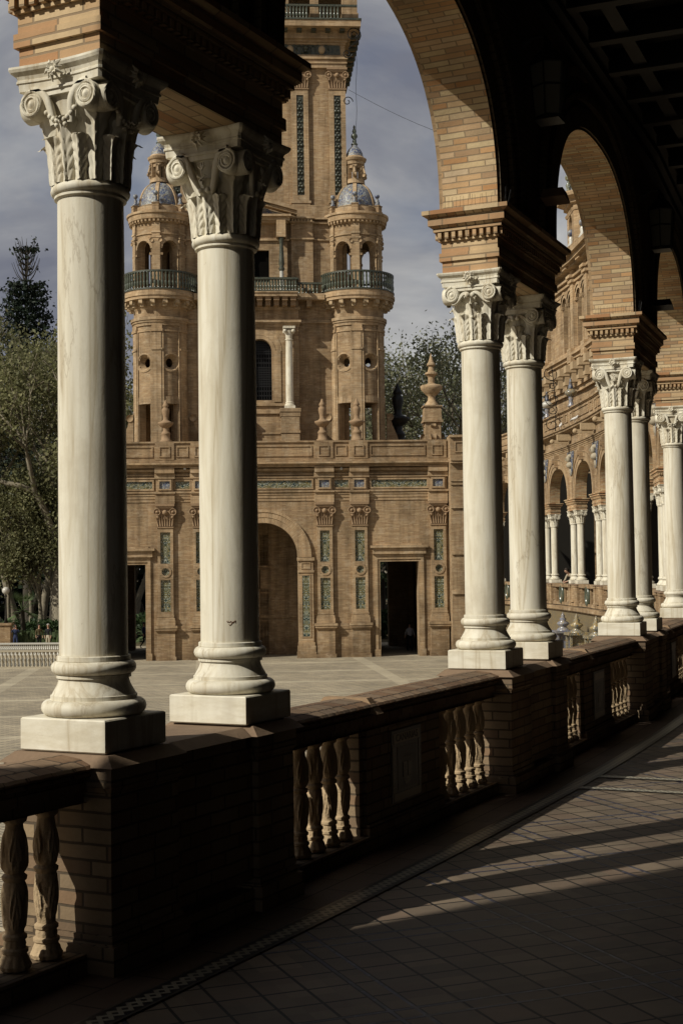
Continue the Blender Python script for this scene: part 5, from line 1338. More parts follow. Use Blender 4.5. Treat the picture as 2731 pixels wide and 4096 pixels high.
    m = MB(); m.smooth = True; m.lathe([(.16, Tz(319)), (.22, Tz(316)), (.10, Tz(312)), (.14, Tz(308)), (.08, Tz(305)), (.21, Tz(299)), (.19, Tz(294)), (.08, Tz(290)), (.14, Tz(286)), (.10, Tz(283)), (.05, Tz(277)), (.09, Tz(276)), (.03, Tz(272)), (.001, Tz(270))], cx, TY, 16, cap=False); m.obj('finial', 'green_ceramic', o)
    # small ball finials round the dome
    QL = []; QM = []
    for i in range(6):
        m = MB(); q0 = MB(); QL.append(m); QM.append(q0); a = mids[0] + i * pi / 3; M = Matrix.Translation((cx, TY, 0)) @ Matrix.Rotation(a, 4, 'Z'); q = MB(); q.box(1.38, 1.78, -.2, .2, Tz(489), Tz(471)); q.box(1.34, 1.82, -.23, .23, Tz(471), Tz(469)); m.merge(q, M)
        q = MB(); q.smooth = True; q.lathe([(.13, Tz(469)), (.17, Tz(466)), (.09, Tz(461)), (.11, Tz(456)), (.05, Tz(452)), (.09, Tz(451))], 1.58, 0, 12, cap=False); q.ball((1.58, 0, Tz(446.5)), .15, 7); q0.merge(q, M)
    many('finial_base', 'brick_wall', o, QL); many('ball_finial', 'tile_blue', o, QM)
    # scroll buttresses at the foot
    QL = []
    for s2 in (-1, 1):
        m = MB(); QL.append(m); c = cx + s2 * (RT + .05); m.smooth = False
        pr2 = [(0, zt - .1), (.75, zt - .1), (.62, zt + .35), (.35, zt + .95), (.22, zt + 1.6), (0, zt + 1.7)]
        for s3 in (-.15, .15): m.face([(c + s2 * x, TY - .4 + s3, z) for x, z in pr2])
        for a, b in zip(pr2[1:], pr2[2:]): m.face([(c + s2 * a[0], TY - .55, a[1]), (c + s2 * a[0], TY - .25, a[1]), (c + s2 * b[0], TY - .25, b[1]), (c + s2 * b[0], TY - .55, b[1])])
        m.smooth = True; m.tube([(c + s2 * .22, TY - .6, zt + 1.45), (c + s2 * .22, TY - .2, zt + 1.45)], .22, 12)
    many('scroll_buttress', 'brick_moulding', o, QL)
    return o
turret(TX, 'right round turret with a blue tiled dome'); turret(-TX, 'left round turret with a blue tiled dome')

# ---- side pier at the right end of the lower block and its wing
m = MB(); xa = xe + .0; xp0, xp1 = Fx(1031, 1200, -.8), Fx(1062, 1200, -.8); zpp = Fz(1045, 1000, -.8)
wing = thing('side_wing', 'brick wing wall joining the tower to the curved gallery, behind the middle columns', 'building', (OX, OY, PZ), TR)
m.m = 0
m.box(xe + .02, xe + 1.3, -1.0, 1.2, GZ, zpp - 1.35); m.box(xe + .10, xe + 9., -.55, 1., GZ, zpp - 1.35); m.m = 0
m.box(xe + .05, xe + 1.2, -.95, .4, zpp - 1.3, zpp); m.box(xe + .1, xe + 9., -.6, .3, zpp - 1.3, zpp - .02)
m.m = 1
for x1, y0, dz in ((1.3, -1.0, .003), (9., -.55, 0)):
    for e, a, b in ((.25, zpp - 1.65, zpp - 1.5), (.32, zpp - 1.5, zpp - 1.33), (.14, zpp - 2.7, zpp - 2.55), (.08, zpp - 2.9, zpp - 2.7), (.10, GZ + 5.9, GZ + 6.1), (.10, GZ + 8.6, GZ + 8.8), (.10, zpp - .12, zpp + .02), (.1, GZ + 3.6, GZ + 3.8)):
        m.box(xe + .03 - dz * 3, xe + x1 + e, y0 - e, y0 + .3, a + dz, b + dz)
frame_(m, xe + .3, xe + 1.0, zpp - 1., zpp - .35, -.95, .07, .05)
for k in range(3): frame_(m, xe + 2 + k * 2.2, xe + 3.8 + k * 2.2, zpp - 1., zpp - .35, -.6, .07, .05)
o = m.obj('wall', ['brick_wall', 'brick_moulding'], wing); o.location = TZ

# ---- finials on the terrace
def tfinial(px, ytop, ybase, yd, label, mt, sc=1.):
    x, z = F(px, ybase, yd); ztp = Fz(px, ytop, yd); w = Vector((OX + EX[0] * x + EY[0] * yd, OY + EX[1] * x + EY[1] * yd, zpar_t)); H = ztp - zpar_t
    t = thing('terrace_finial', label, 'finial', w, TR); s = H
    m = MB(); m.smooth = True; m.lathe([(.14 * s, 0), (.14 * s, .04 * s), (.11 * s, .05 * s), (.10 * s, .17 * s), (.12 * s, .19 * s), (.10 * s, .22 * s), (.065 * s, .27 * s), (.075 * s, .33 * s)], seg=14, cap=False); m.obj('stand', mt, t)
    m = MB(); m.smooth = True; m.lathe([(.075 * s, .33 * s), (.13 * s, .37 * s), (.18 * s, .43 * s), (.185 * s, .46 * s), (.10 * s, .49 * s)], seg=16, cap=False); m.obj('bowl', mt, t)
    m = MB(); m.smooth = True; m.lathe([(.10 * s, .49 * s), (.06 * s, .53 * s), (.065 * s, .60 * s), (.09 * s, .72 * s), (.085 * s, .78 * s), (.05 * s, .82 * s), (.075 * s, .84 * s), (.07 * s, .87 * s), (.04 * s, .92 * s), (.02 * s, .98 * s), (.001, s)], seg=14, cap=False); m.obj('spire', mt, t)
tfinial(740.5, 915, 1012, .3, 'brick urn finial on the parapet, left of the right turret doorway', 'terracotta_red'); tfinial(819.6, 914, 1012, .3, 'brick urn finial in front of the right turret', 'terracotta_red')
tfinial(381, 918, 1015, .3, 'brick urn finial in front of the left turret', 'terracotta_red')
tfinial(914, 880, 1008, 5., 'dark shaded urn finial beside the foot of the right turret', 'iron')  # the urn's shade is put into its colour with near-black iron
x, z = F(996, 1008, .5); w = (OX + EX[0] * x + EY[0] * 1.2, OY + EX[1] * x + EY[1] * 1.2, zpar_t)
bf = thing('brick_finial', 'tall brick finial on a square scrolled pedestal at the corner of the terrace', 'finial', w, TR)
k = .0252; m = MB(); m.box(-.75, .75, -.75, .75, -.05, 1.75)
for sx in (-1, 1):
    m.smooth = True; m.tube([(sx * .85, -.25, .35), (sx * .85, .25, .35)], .32, 10); m.tube([(sx * .75, -.2, 1.5), (sx * .75, .2, 1.5)], .18, 8); m.smooth = False
m.smooth = True; m.tube([(-.25, -.85, .35), (.25, -.85, .35)], .3, 10); m.tube([(-.25, -.8, 1.45), (.25, -.8, 1.45)], .16, 8); m.smooth = False
m.box(-.95, .95, -.95, .95, 1.751, 1.95); m.frustum(-.86, .86, -.86, .86, 1.951, 3.2, -.08); m.box(-.92, .92, -.92, .92, 3.201, 3.32); m.obj('pedestal', 'brick_wall', bf)
m = MB(); m.smooth = True; m.lathe([(.72, 3.32), (.70, 3.42), (.38, 3.85), (.34, 4.2), (.62, 4.45), (1.02, 4.85), (1.10, 5.15), (.95, 5.28), (.40, 5.40)], seg=18, cap=False); m.obj('bowl', 'brick_moulding', bf)
m = MB(); m.lathe([(.40, 5.40), (.32, 5.5), (.32, 6.0), (.45, 6.2), (.62, 6.3), (.60, 6.45), (.36, 6.55), (.24, 7.0), (.42, 7.15), (.40, 7.3), (.30, 7.4), (.12, 7.9), (.02, 8.3)], seg=14, cap=False); m.obj('spire', 'brick_moulding', bf)
bf.scale = (.62, .62, .64)

# ================================================================== DISTANT UPPER PAVILION over the gallery
pv = thing('upper_pavilion', 'two storey brick pavilion with paired arched windows rising above the curved gallery on the right', 'building', (0, 0, 0))
def ringbox(m, s0, s1, n0, n1, z0, z1, k=None):
    k = k or max(1, int((s1 - s0) / 6)); 
    for i in range(k):
        a, b = s0 + (s1 - s0) * i / k, s0 + (s1 - s0) * (i + 1) / k; P = [ring(a, n0), ring(b, n0), ring(a, n1), ring(b, n1)]
        P = [P[0], P[1], P[2], P[3]]
        lo = [(p.x, p.y, z0) for p in P]; hi = [(p.x, p.y, z1) for p in P]
        for q, uv in (((lo[0], lo[1], hi[1], hi[0]), [(a, z0), (b, z0), (b, z1), (a, z1)]), ((lo[1], lo[3], hi[3], hi[1]), [(n0, z0), (n1, z0), (n1, z1), (n0, z1)]), ((lo[3], lo[2], hi[2], hi[3]), [(b, z0), (a, z0), (a, z1), (b, z1)]), ((lo[2], lo[0], hi[0], hi[2]), [(n1, z0), (n0, z0), (n0, z1), (n1, z1)]), ((hi[0], hi[1], hi[3], hi[2]), None), ((lo[0], lo[2], lo[3], lo[1]), None)):
            m.face(q, uv)
NP = .8; S0, S1 = 24., 60.1
m = MB(); wins = []
s = 57.1
m.m = 0
ringbox(m, S0, S1, NP + .5, 12, 7., 15.2)
ringbox(m, S0, S1, NP, NP + .499, 7., 10.9); ringbox(m, S0, S1, NP, NP + .499, 13.52, 14.75)
# piers between arched windows
sw = []
x = 57.1
for k in range(16): sw.append(x); x -= (1.0 if k % 2 == 0 else 1.3)
edges_ = sorted([(c - .34, c + .34) for c in sw]); cur = S0
for a, b in edges_:
    ringbox(m, cur, a, NP, NP + .499, 10.901, 13.519, 1 if a - cur < 5 else 4); cur = b
ringbox(m, cur, S1, NP, NP + .499, 10.901, 13.519, 1)
for a, b in edges_:
    c = (a + b) / 2; n = 8
    for i in range(n):
        t0, t1 = i / n, (i + 1) / n; f = lambda t: 13.08 + .34 * sqrt(max(0, 1 - (2 * t - 1) ** 2))
        p0, p1 = ring(a + .68 * t0, NP), ring(a + .68 * t1, NP); m.face([(p0.x, p0.y, f(t0)), (p1.x, p1.y, f(t1)), (p1.x, p1.y, 13.519), (p0.x, p0.y, 13.519)], [(a + .68 * t0, f(t0)), (a + .68 * t1, f(t1)), (a + .68 * t1, 13.519), (a + .68 * t0, 13.519)])
        q0, q1 = ring(a + .68 * t0, NP + .3), ring(a + .68 * t1, NP + .3); m.face([(p0.x, p0.y, f(t0)), (p1.x, p1.y, f(t1)), (q1.x, q1.y, f(t1)), (q0.x, q0.y, f(t0))])
m.obj('wall', 'brick_wall', pv)
m = MB()
for i, (a, b) in enumerate(edges_):
    for g0, g1, d in ((.0, .12, .06), (.14, .26, .10)):
        n = 12; c = (a + b) / 2
        for j in range(n):
            t0, t1 = pi * j / n, pi * (j + 1) / n; R0, R1 = .34 + g0, .34 + g1
            def P(r, t, nn): p = ring(c + r * cos(t), nn); return (p.x, p.y, 13.08 + r * sin(t))
            m.face([P(R0, t0, NP - d), P(R0, t1, NP - d), P(R1, t1, NP - d), P(R1, t0, NP - d)][::-1]); m.face([P(R1, t0, NP - d), P(R1, t1, NP - d), P(R1, t1, NP), P(R1, t0, NP)])
    for e in (a - .10, b - .02): ringbox(m, e, e + .12, NP - .10, NP - .001, 12.95, 13.08, 1)
for e, z0, z1 in ((.10, 10.3, 10.45), (.20, 10.45, 10.6), (.30, 10.6, 10.72), (.12, 10.72, 10.9), (.10, 13.75, 13.85), (.18, 13.95, 14.05), (.35, 14.3, 14.42), (.55, 14.42, 14.60), (.7, 14.6, 14.78), (.25, 9.2, 9.35), (.15, 9.0, 9.2)): ringbox(m, S0, S1 + .3, NP - e, NP - .0005, z0, z1)
for c in [S1 - .35] + [(sw[k] + sw[k + 1]) / 2 for k in range(1, 15, 2)]:
    ringbox(m, c - .22, c + .22, NP - .18, NP - .0008, 10.901, 14.299, 1)
    for z0, z1, e in ((13.74, 13.86, .26), (13.94, 14.06, .34), (14.3, 14.43, .5), (10.3, 10.9, .35)): ringbox(m, c - .3, c + .3, NP - e, NP - .0009, z0 - .003, z1 + .003, 1)
m.obj('cornice', 'brick_moulding', pv)
QL = []
for k in range(18):
    m = MB(); QL.append(m); c = 59.2 - k * 1.15; ringbox(m, c - .22, c + .22, NP - .75, NP - .001, 11.35 - 1.6, 11.65 - 1.6, 1); ringbox(m, c - .2, c + .2, NP - .5, NP - .001, 9.36, 9.74, 1)
many('scroll_console', 'terracotta', pv, QL)
m = MB(); m.m = 0; ringbox(m, S0, S1, NP - .1, NP + .3, 14.79, 15.45); m.obj('parapet', 'brick_wall', pv)
QL = []
for k in range(9): m = MB(); QL.append(m); c = 58.5 - k * 2.2; ringbox(m, c - .7, c + .7, NP - .14, NP - .1005, 14.9, 15.3, 1)
many('tile_panel', 'tile_white_blue', pv, QL)
# corner belvedere
c = ring(56.3, 3.0); m = MB(); m.m = 0
def octo(m, r0, r1, z0, z1, mi=0, seg=8):
    m.m = mi; m.lathe([(r0, z0), (r1, z1)], c.x, c.y, seg, a0=pi / 8, a1=2 * pi + pi / 8 - 1e-7, cap=False) if False else None
    P = [[(c.x + r * cos(pi / seg + 2 * pi * j / seg), c.y + r * sin(pi / seg + 2 * pi * j / seg), z) for j in range(seg)] for r, z in ((r0, z0), (r1, z1))]; m.grid(P, True)
RB = 2.25
for j in range(8):       # octagonal belvedere: corner piers and lintels leave arched openings
    a0, a1 = pi / 8 + 2 * pi * j / 8, pi / 8 + 2 * pi * (j + 1) / 8; p0 = Vector((c.x + RB * cos(a0), c.y + RB * sin(a0))); p1 = Vector((c.x + RB * cos(a1), c.y + RB * sin(a1)))
    L = (p1 - p0).length; d = (p1 - p0) / L; M = Matrix.Translation((p0.x, p0.y, 0)) @ Matrix.Rotation(atan2(d.y, d.x), 4, 'Z'); q = MB(); wallopen(q, 0, L, 14.8, 17.3, 0, .3, [(L / 2 - .38, L / 2 + .38, 15.3, 16.95, True)]); m.merge(q, M)
b_ = m.obj('belvedere', 'brick_wall', pv); m = MB()
for r0, r1, z0, z1 in ((RB, RB + .15, 17.25, 17.3), (RB + .15, RB + .15, 17.3, 17.42), (RB + .15, RB + .45, 17.42, 17.55), (RB + .45, RB + .5, 17.55, 17.72), (RB + .5, RB - .3, 17.72, 17.85), (RB - .3, RB - .3, 17.85, 18.3), (RB + .05, RB + .1, 16.98, 17.08)): octo(m, r0, r1, z0, z1)
m.obj('belvedere_cornice', 'brick_moulding', b_)
m = MB(); m.smooth = True; m.lathe([(RB - .35, 18.2), (RB - .45, 18.9), (RB - .9, 19.7), (RB - 1.5, 20.2), (.001, 20.6)], c.x, c.y, 24, cap=False); m.obj('dome', 'tile_blue', b_)
m = MB(); m.smooth = True
for j in range(8):
    a0 = pi / 8 + 2 * pi * j / 8; x, y = c.x + (RB - .1) * cos(a0), c.y + (RB - .1) * sin(a0); m.lathe([(.14, 17.8), (.17, 18.0), (.09, 18.3), (.13, 18.5), (.05, 18.7)], x, y, 8, cap=False); m.ball((x, y, 18.85), .16, 6)
m.obj('ball_finial', 'tile_green', b_)
def ballfin(s, lab):
    p = ring(s, NP + .1, 15.45); t = thing('ball_finial', lab, 'finial', p); m = MB(); m.smooth = True; m.lathe([(.18, 0), (.20, .05), (.10, .25), (.13, .4), (.08, .5)], seg=12, cap=False); m.obj('stem', 'white_ceramic', t); m = MB(); m.smooth = True; m.ball((0, 0, .66), .17, 8); m.obj('ball', 'tile_blue', t)
ballfin(56.3, 'white and blue glazed ball finial, left one on the pavilion parapet'); ballfin(54.4, 'white and blue glazed ball finial, right one on the pavilion parapet')
# bench kiosks of glazed tile below the terrace wall
def kiosk(px, pytop, Y, mt, mt2, label):
    p = atY(px, pytop, Y); t = thing('tile_kiosk', label, 'tiled pillar', (p[0], p[1], PZ), .1, 'glazed tile pillars along the terrace wall')
    H = p[2] - PZ; b = H - .72; m = MB(); m.box(-.30, .30, -.30, .30, 0, b - .9); m.box(-.40, .40, -.40, .40, b - .1, b)
    for x in (-.34, .26):
        for y in (-.34, .26): m.box(x, x + .08, y, y + .08, b - .9, b - .1)
    m.box(-.22, .22, -.22, .22, b - .9, b - .1); m.obj('body', mt, t)
    m = MB(); m.smooth = True; m.lathe([(.26, b), (.24, b + .05), (.13, b + .12), (.15, b + .16), (.25, b + .25), (.24, b + .29), (.10, b + .38), (.14, b + .44), (.06, b + .52), (.08, b + .57), (.03, b + .64), (.001, H)], seg=16, cap=False); m.obj('spire', mt, t)
kiosk(1248, 1418, 56, 'tile_white_blue', 'blue_ceramic', 'pale blue tiled pillar, leftmost below the far terrace wall')
kiosk(1292, 1405, 55, 'tile_white_blue', 'blue_ceramic', 'white and blue tiled pillar left of the yellow ones'); kiosk(1323, 1408, 53, 'tile_yellow', 'yellow_ceramic', 'yellow tiled pillar, left one of two'); kiosk(1368, 1414, 51, 'tile_yellow', 'yellow_ceramic', 'yellow tiled pillar, right one of two'); kiosk(1394, 1420, 50, 'tile_white_blue', 'blue_ceramic', 'dark blue tiled pillar beside the marble plinth')
# iron scroll standard in front of the far parapet
p = atY(1247, 935, 50); m = MB(); t = thing('iron_lamp_standard', 'curly wrought iron lamp bracket in front of the far parapet', 'lamp bracket', ring(54.2, -.6, 7.241)); q = MB()
for z, R, sg in ((.3, .36, 1), (.9, .22, -1), (1.35, .38, 1), (1.95, .2, -1), (2.4, .33, 1)):
    q.tube([(R * (1 - .8 * i / 20) * cos(sg * i / 20 * 9 + z), R * .3 * sin(i), z + R * (1 - .8 * i / 20) * sin(sg * i / 20 * 9 + z)) for i in range(21)], .018, 4)
q.tube([(0.1, 0, 0), (.15, 0, 1.2), (0, 0, 2.7)], .02, 4); q.obj('scrollwork', 'iron', t)

# ================================================================== TREES
def leafcloud(name, pts, size, mt, parent, seed, flat=.0):
    rnd = random.Random(seed); V = []; Fc = []
    for p in pts:
        a = Vector((rnd.gauss(0, 1), rnd.gauss(0, 1), rnd.gauss(0, 1))).normalized(); b = a.cross(Vector((rnd.gauss(0, 1), rnd.gauss(0, 1), rnd.gauss(0, 1)))).normalized()
        s = size * rnd.uniform(.6, 1.3); i = len(V); P = Vector(p)
        V += [tuple(P - a * s), tuple(P + b * s * .55), tuple(P + a * s), tuple(P - b * s * .55)]; Fc.append((i, i + 1, i + 2, i + 3))
    me = bpy.data.meshes.new(name); me.from_pydata(V, [], Fc); me.materials.append(MATS[mt]); me.update()
    o = bpy.data.objects.new(name, me); COL.objects.link(o); o.parent = parent; return o
def plane_tree(loc, H, W_, label, seed, nleaf, mt='leaf_plane', lean=(0, 0), bark='bark', leaf=.17, group=None, trunk=.30, r0=.38, depth=5, name='plane_tree', hollow=.0):
    rnd = random.Random(seed); t = thing(name, label, 'tree', loc, 0, group); m = MB(); m.smooth = True; tips = []
    def br(p, d, L, r, lv):
        n = 5; pts = [p]; rr = [r]; q = p; dd = d.copy()
        for i in range(n):
            dd = (dd + Vector((rnd.gauss(0, .13), rnd.gauss(0, .13), rnd.gauss(.03, .08)))).normalized(); q = q + dd * L / n; pts.append(q); rr.append(r * (1 - .42 * (i + 1) / n))
            if lv >= 2 and rnd.random() < .9: tips.append((q, lv))
        if r > .018: m.tube(pts, rr, 7 if lv < 2 else (5 if lv < 3 else 3), cap=False)
        if lv >= depth: tips.append((q, lv)); return
        k = 3 if lv else 4
        if lv > 1: k = rnd.choice((2, 3, 3))
        for j in range(k):
            az = 2 * pi * (j + rnd.random() * .7) / k; tilt = rnd.uniform(.35, .85) if lv else rnd.uniform(.28, .65)
            a = dd.cross(Vector((0.3, 0.7, .2))).normalized(); b = dd.cross(a); nd = (dd * cos(tilt) + (a * cos(az) + b * sin(az)) * sin(tilt)); nd.x *= W_; nd.y *= W_; nd.z += .08; nd.normalize()
            br(q, nd, L * rnd.uniform(.66, .86), r * rnd.uniform(.5, .64), lv + 1)
    br(Vector((0, 0, 0)), Vector((lean[0], lean[1], 1)).normalized(), H * trunk, r0, 0)
    zm = max(p.z for p, _ in tips); k = H / zm
    m.v = [(v[0], v[1], v[2] * k) for v in m.v]
    m.obj('trunk', bark, t)
    pts = []
    tp = [p for p, lv in tips if lv >= 3] or [p for p, _ in tips]
    while len(pts) < nleaf:
        p = rnd.choice(tp); c = .30 + .35 * rnd.random(); pts.append((p.x + rnd.gauss(0, c), p.y + rnd.gauss(0, c), p.z * k + rnd.gauss(0, c)))
    leafcloud('crown', pts, leaf, mt, t, seed + 1); return t
def at_ground(px, Y): d = ray(px, 1500); return (d[0] / d[1] * Y, Y, PZ)
GL = 'trees of the garden left of the arcade'
plane_tree(at_ground(150, 104), 24, 1.25, 'plane tree with a thick pale leaning trunk behind the nearest column', 3, 11500, trunk=.17, lean=(-.50, .1), group=GL, r0=.55)
plane_tree(at_ground(40, 112), 26, 1.3, 'plane tree with fresh yellow green leaves at the left edge', 5, 11500, trunk=.17, group=GL, r0=.4)
plane_tree(at_ground(95, 118), 28, 1.2, 'tall plane tree with pale bare twigs showing against the sky', 8, 9500, trunk=.17, group=GL, r0=.4)
plane_tree(at_ground(-30, 108), 24, 1.3, 'plane tree cut by the left edge of the photo', 13, 12000, trunk=.17, group=GL, r0=.4)
for px_, Y_, H_, lb_ in ((20, 106, 13, 'low leafy tree behind the lamp post'), (70, 107, 14, 'low leafy tree behind the palm'), (125, 109, 13, 'low leafy tree beside the nearest column'), (95, 105, 9, 'small bushy tree above the visitors')):
    plane_tree(at_ground(px_, Y_), H_, 1.5, lb_, px_, 5500, group=GL, trunk=.14, r0=.22, leaf=.13)
plane_tree(at_ground(118, 128), 19, 1.3, 'dark leafy tree behind the leaning plane tree', 21, 7000, mt='leaf_dark', bark='bark_dark', group=GL)
plane_tree(at_ground(20, 130), 19, 1.4, 'dark leafy tree at the back of the garden', 22, 9000, mt='leaf_dark', bark='bark_dark', group=GL)
plane_tree(at_ground(75, 134), 21, 1.4, 'dark evergreen mass behind the palm', 24, 9000, mt='leaf_dark', bark='bark_dark', group=GL)
plane_tree(at_ground(308, 120), 19, 1.1, 'thin pale tree between the nearest column and the left turret', 31, 4500, mt='leaf_grey', group=GL)
plane_tree(at_ground(335, 125), 12, 1.2, 'dark tree seen through the left doorway of the tower', 33, 5000, mt='leaf_dark', bark='bark_dark', group=GL)
GR = 'trees behind the tower on the right'
plane_tree(at_ground(1000, 112), 26.5, 1.15, 'tall plane tree in young leaf right of the tower, its pale forked limbs showing', 43, 9500, trunk=.22, mt='leaf_grey', group=GR, leaf=.15, r0=.5)
plane_tree(at_ground(925, 122), 23, 1.1, 'lower plane tree just right of the turret', 47, 8500, trunk=.2, mt='leaf_grey', group=GR, leaf=.15)
plane_tree(at_ground(1085, 118), 25, 1.2, 'plane tree behind the middle pair of columns', 53, 8500, trunk=.2, mt='leaf_grey', group=GR, leaf=.16)
plane_tree(at_ground(1180, 124), 19, 1.2, 'plane tree showing in the gap between the two middle columns', 57, 12000, trunk=.2, group=GR, leaf=.16)
plane_tree(at_ground(870, 116), 12, 1.2, 'dark tree seen through the right doorway of the tower', 59, 5000, mt='leaf_hedge', bark='bark_dark', group=GR)
plane_tree(at_ground(980, 135), 17, 1.5, 'dark tree low behind the brick finial', 61, 8000, mt='leaf_hedge', bark='bark_dark', group=GR)
# tall araucaria with a bare whorled top
def conifer(px, Y, ztop):
    b = at_ground(px, Y); t = thing('araucaria_tree', 'tall dark araucaria with upswept bare branches at its top', 'tree', b); H = ztop - PZ; rnd = random.Random(7); m = MB(); m.smooth = True
    m.tube([(0, 0, H * i / 8) for i in range(9)], [.45 * (1 - i / 9) + .04 for i in range(9)], 7); pts = []
    z = H * .30; lv = 0
    while z < H - .3:
        f = (H - z) / (H * .70); n = 9 if f < .35 else 7; L = (1.1 + 4.6 * f) * rnd.uniform(.85, 1.1)
        bare = f < .13
        for j in range(n):
            a = 2 * pi * (j + rnd.random() * .5) / n + lv * .7; up = 1.9 if bare else .22
            if bare: L = (1.0 + 6.0 * f) * rnd.uniform(.75, 1.1)
            C = [(L * q * cos(a) * (1 - (.12 * q if bare else 0)), L * q * sin(a) * (1 - (.12 * q if bare else 0)), z + ((.9 + L * .62) * q ** 2.1 if bare else L * (-.10 * q + .42 * q * q))) for q in (0, .3, .6, .85, 1.)]
            m.tube(C, [.06 * (1 - q) + .018 for q in (0, .3, .6, .85, 1.)], 3, cap=False)
            if not bare:
                for k in range(56):
                    q = rnd.uniform(.30, 1.02); i = min(3, int(q * 4)); x, y = L * q * cos(a), L * q * sin(a); zz = z + L * (-.10 * q + .42 * q * q); w = .16 + .20 * q; pts.append((x + rnd.gauss(0, w), y + rnd.gauss(0, w), zz + rnd.gauss(.08, .14)))
            elif rnd.random() < .25:
                x, y, zz = C[-1]
                for k in range(5): pts.append((x + rnd.gauss(0, .1), y + rnd.gauss(0, .1), zz + rnd.gauss(-.2, .25)))
        z += .55 if bare else (.95 if f > .5 else .75); lv += 1
    for k in range(160): pts.append((rnd.gauss(0, .7), rnd.gauss(0, .4), H - .1 + rnd.gauss(0, .12)))
    m.obj('trunk', 'bark_dark', t); leafcloud('crown', pts, .20, 'leaf_dark', t, 9)
conifer(64, 140, atY(64, 572, 140)[2])
def wood(x0, x1, Y, h, seed):
    rnd = random.Random(seed); pts = []
    for k in range(13000):
        x = rnd.uniform(x0, x1); top = h * (.72 + .28 * mnoise.noise(Vector((x * .12, seed, 0))) + .1 * mnoise.noise(Vector((x * .5, seed, 3)))); pts.append((x, Y + rnd.uniform(-4, 4), PZ + top * rnd.random() ** .7))
    o = leafcloud('distant_wood', pts, .75, 'leaf_dark', None, seed); tag(o, kind='stuff', label='dark wood closing the view behind the garden' if seed == 1 else 'dark wood behind the tower on the right', cat='wood')
wood(-75, -2, 150, 15, 1); wood(2, 75, 150, 14, 2)
# palm, hedges and clump plants in the garden
def palm(px, Y, ztop, label, n=26, L=1.6):
    b = at_ground(px, Y); t = thing('palm_tree', label, 'palm', b); H = ztop - PZ; m = MB(); m.smooth = True
    m.tube([(0, 0, 0), (.05, 0, H * .5), (0, 0, H)], [.20, .16, .15], 9); m.obj('trunk', 'bark_dark', t); rnd = random.Random(px); V = MB()
    for k in range(n):
        a = rnd.random() * 2 * pi; el = rnd.uniform(-.5, 1.3); Lk = L * rnd.uniform(.8, 1.1); d = Vector((cos(a) * cos(el), sin(a) * cos(el), sin(el)))
        sd = d.cross(Vector((0, 0, 1))).normalized(); c = Vector((0, 0, H)) + d * Lk * .55
        V.tube([(0, 0, H), tuple(c)], .02, 3, cap=False)
        for q in range(-5, 6):
            an = q * .19; dd = (d * cos(an) + sd * sin(an)); e = c + dd * Lk * .5 - Vector((0, 0, .12 + abs(q) * .02)); w = sd * .035
            V.face([tuple(c - w), tuple(c + w), tuple(e)])
    V.obj('fronds', 'leaf_palm', t)
palm(52, 100, atY(52, 1402, 100)[2], 'small fan palm with a shaggy crown in the garden beside the lamp post')
palm(882, 104, atY(882, 1330, 104)[2], 'palm glimpsed through the right doorway of the tower', 22, 1.8)
palm(338, 101, atY(338, 1455, 101)[2], 'low palm seen through the left doorway of the tower', 24, 1.5)
rnd = random.Random(77)
for nm, px, Y, w, h, lab in (('garden_hedge', 60, 103, 7., 1.7, 'dark clipped hedge behind the garden railing'), ('garden_hedge', 330, 103, 6., 2.0, 'dark hedge behind the tower on the left'), ('garden_hedge', 900, 103, 6., 2.0, 'dark hedge behind the tower on the right')):
    b = at_ground(px, Y); pts = [(rnd.uniform(-w, w), rnd.uniform(-1, 1), rnd.uniform(0, 1) ** .6 * h * rnd.uniform(.8, 1.1)) for _ in range(5200)]
    t = thing(nm, lab, 'hedge', b); leafcloud('foliage', pts, .16, 'leaf_hedge', t, px)
for px, Y, lab in ((62, 98, 'clump of broad strap leaves left of the palm foot'), (78, 98.5, 'clump of broad strap leaves right of the palm foot'), (120, 98, 'clump of strap leaves next to the nearest column'), (20, 98, 'clump of strap leaves behind the lamp post')):
    b = at_ground(px, Y); t = thing('strap_plant', lab, 'plant', b); V = MB()
    for k in range(70):
        a = rnd.random() * 2 * pi; x, y = rnd.gauss(0, .7), rnd.gauss(0, .3); L = rnd.uniform(.8, 1.5); dx, dy = cos(a) * .5, sin(a) * .5; w = .06
        V.face([(x - w, y, 0), (x + w, y, 0), (x + dx * .5 + w, y + dy * .5, L * .8), (x + dx * .5 - w, y + dy * .5, L * .8)]); V.face([(x + dx * .5 - w, y + dy * .5, L * .8), (x + dx * .5 + w, y + dy * .5, L * .8), (x + dx * 1.3, y + dy * 1.3, L * .75)])
    V.obj('leaves', 'leaf_palm', t)
# ================================================================== CANAL RAILINGS, LAMP POST
def railing(x0px, x1px, ybase, ytop, mt, label, n):
    a = atZ(x0px, ybase, PZ); b = atZ(x1px, ybase - 1, PZ); t = thing('canal_railing', label, 'railing', a, atan2(b[1] - a[1], b[0] - a[0])); L = math.hypot(b[0] - a[0], b[1] - a[1]); H = atY(x0px, ytop, a[1])[2] - PZ
    m = MB(); m.box(0, L, -.12, .12, H - .10, H); m.box(0, L, -.12, .12, 0, .08); m.obj('rail', mt, t); me = None
    for i in range(n):
        if me is None:
            q = MB(); q.smooth = True; q.lathe([(.09, 0), (.05, .12), (.10, .32), (.06, .48), (.09, .5), (.06, .53), (.10, .7), (.05, .88), (.08, 1.)], seg=8, cap=False); o = q.obj('baluster', mt, t); me = o.data
        else: o = bpy.data.objects.new('baluster', me); COL.objects.link(o); o.parent = t
        o.location = (L * (i + .5) / n, 0, .08); o.scale = (.85, .85, H - .18)
    return t
railing(-8, 150, 1535, 1494, 'cloth_beige', 'beige stone balustrade along the canal, in front of the white one', 18)
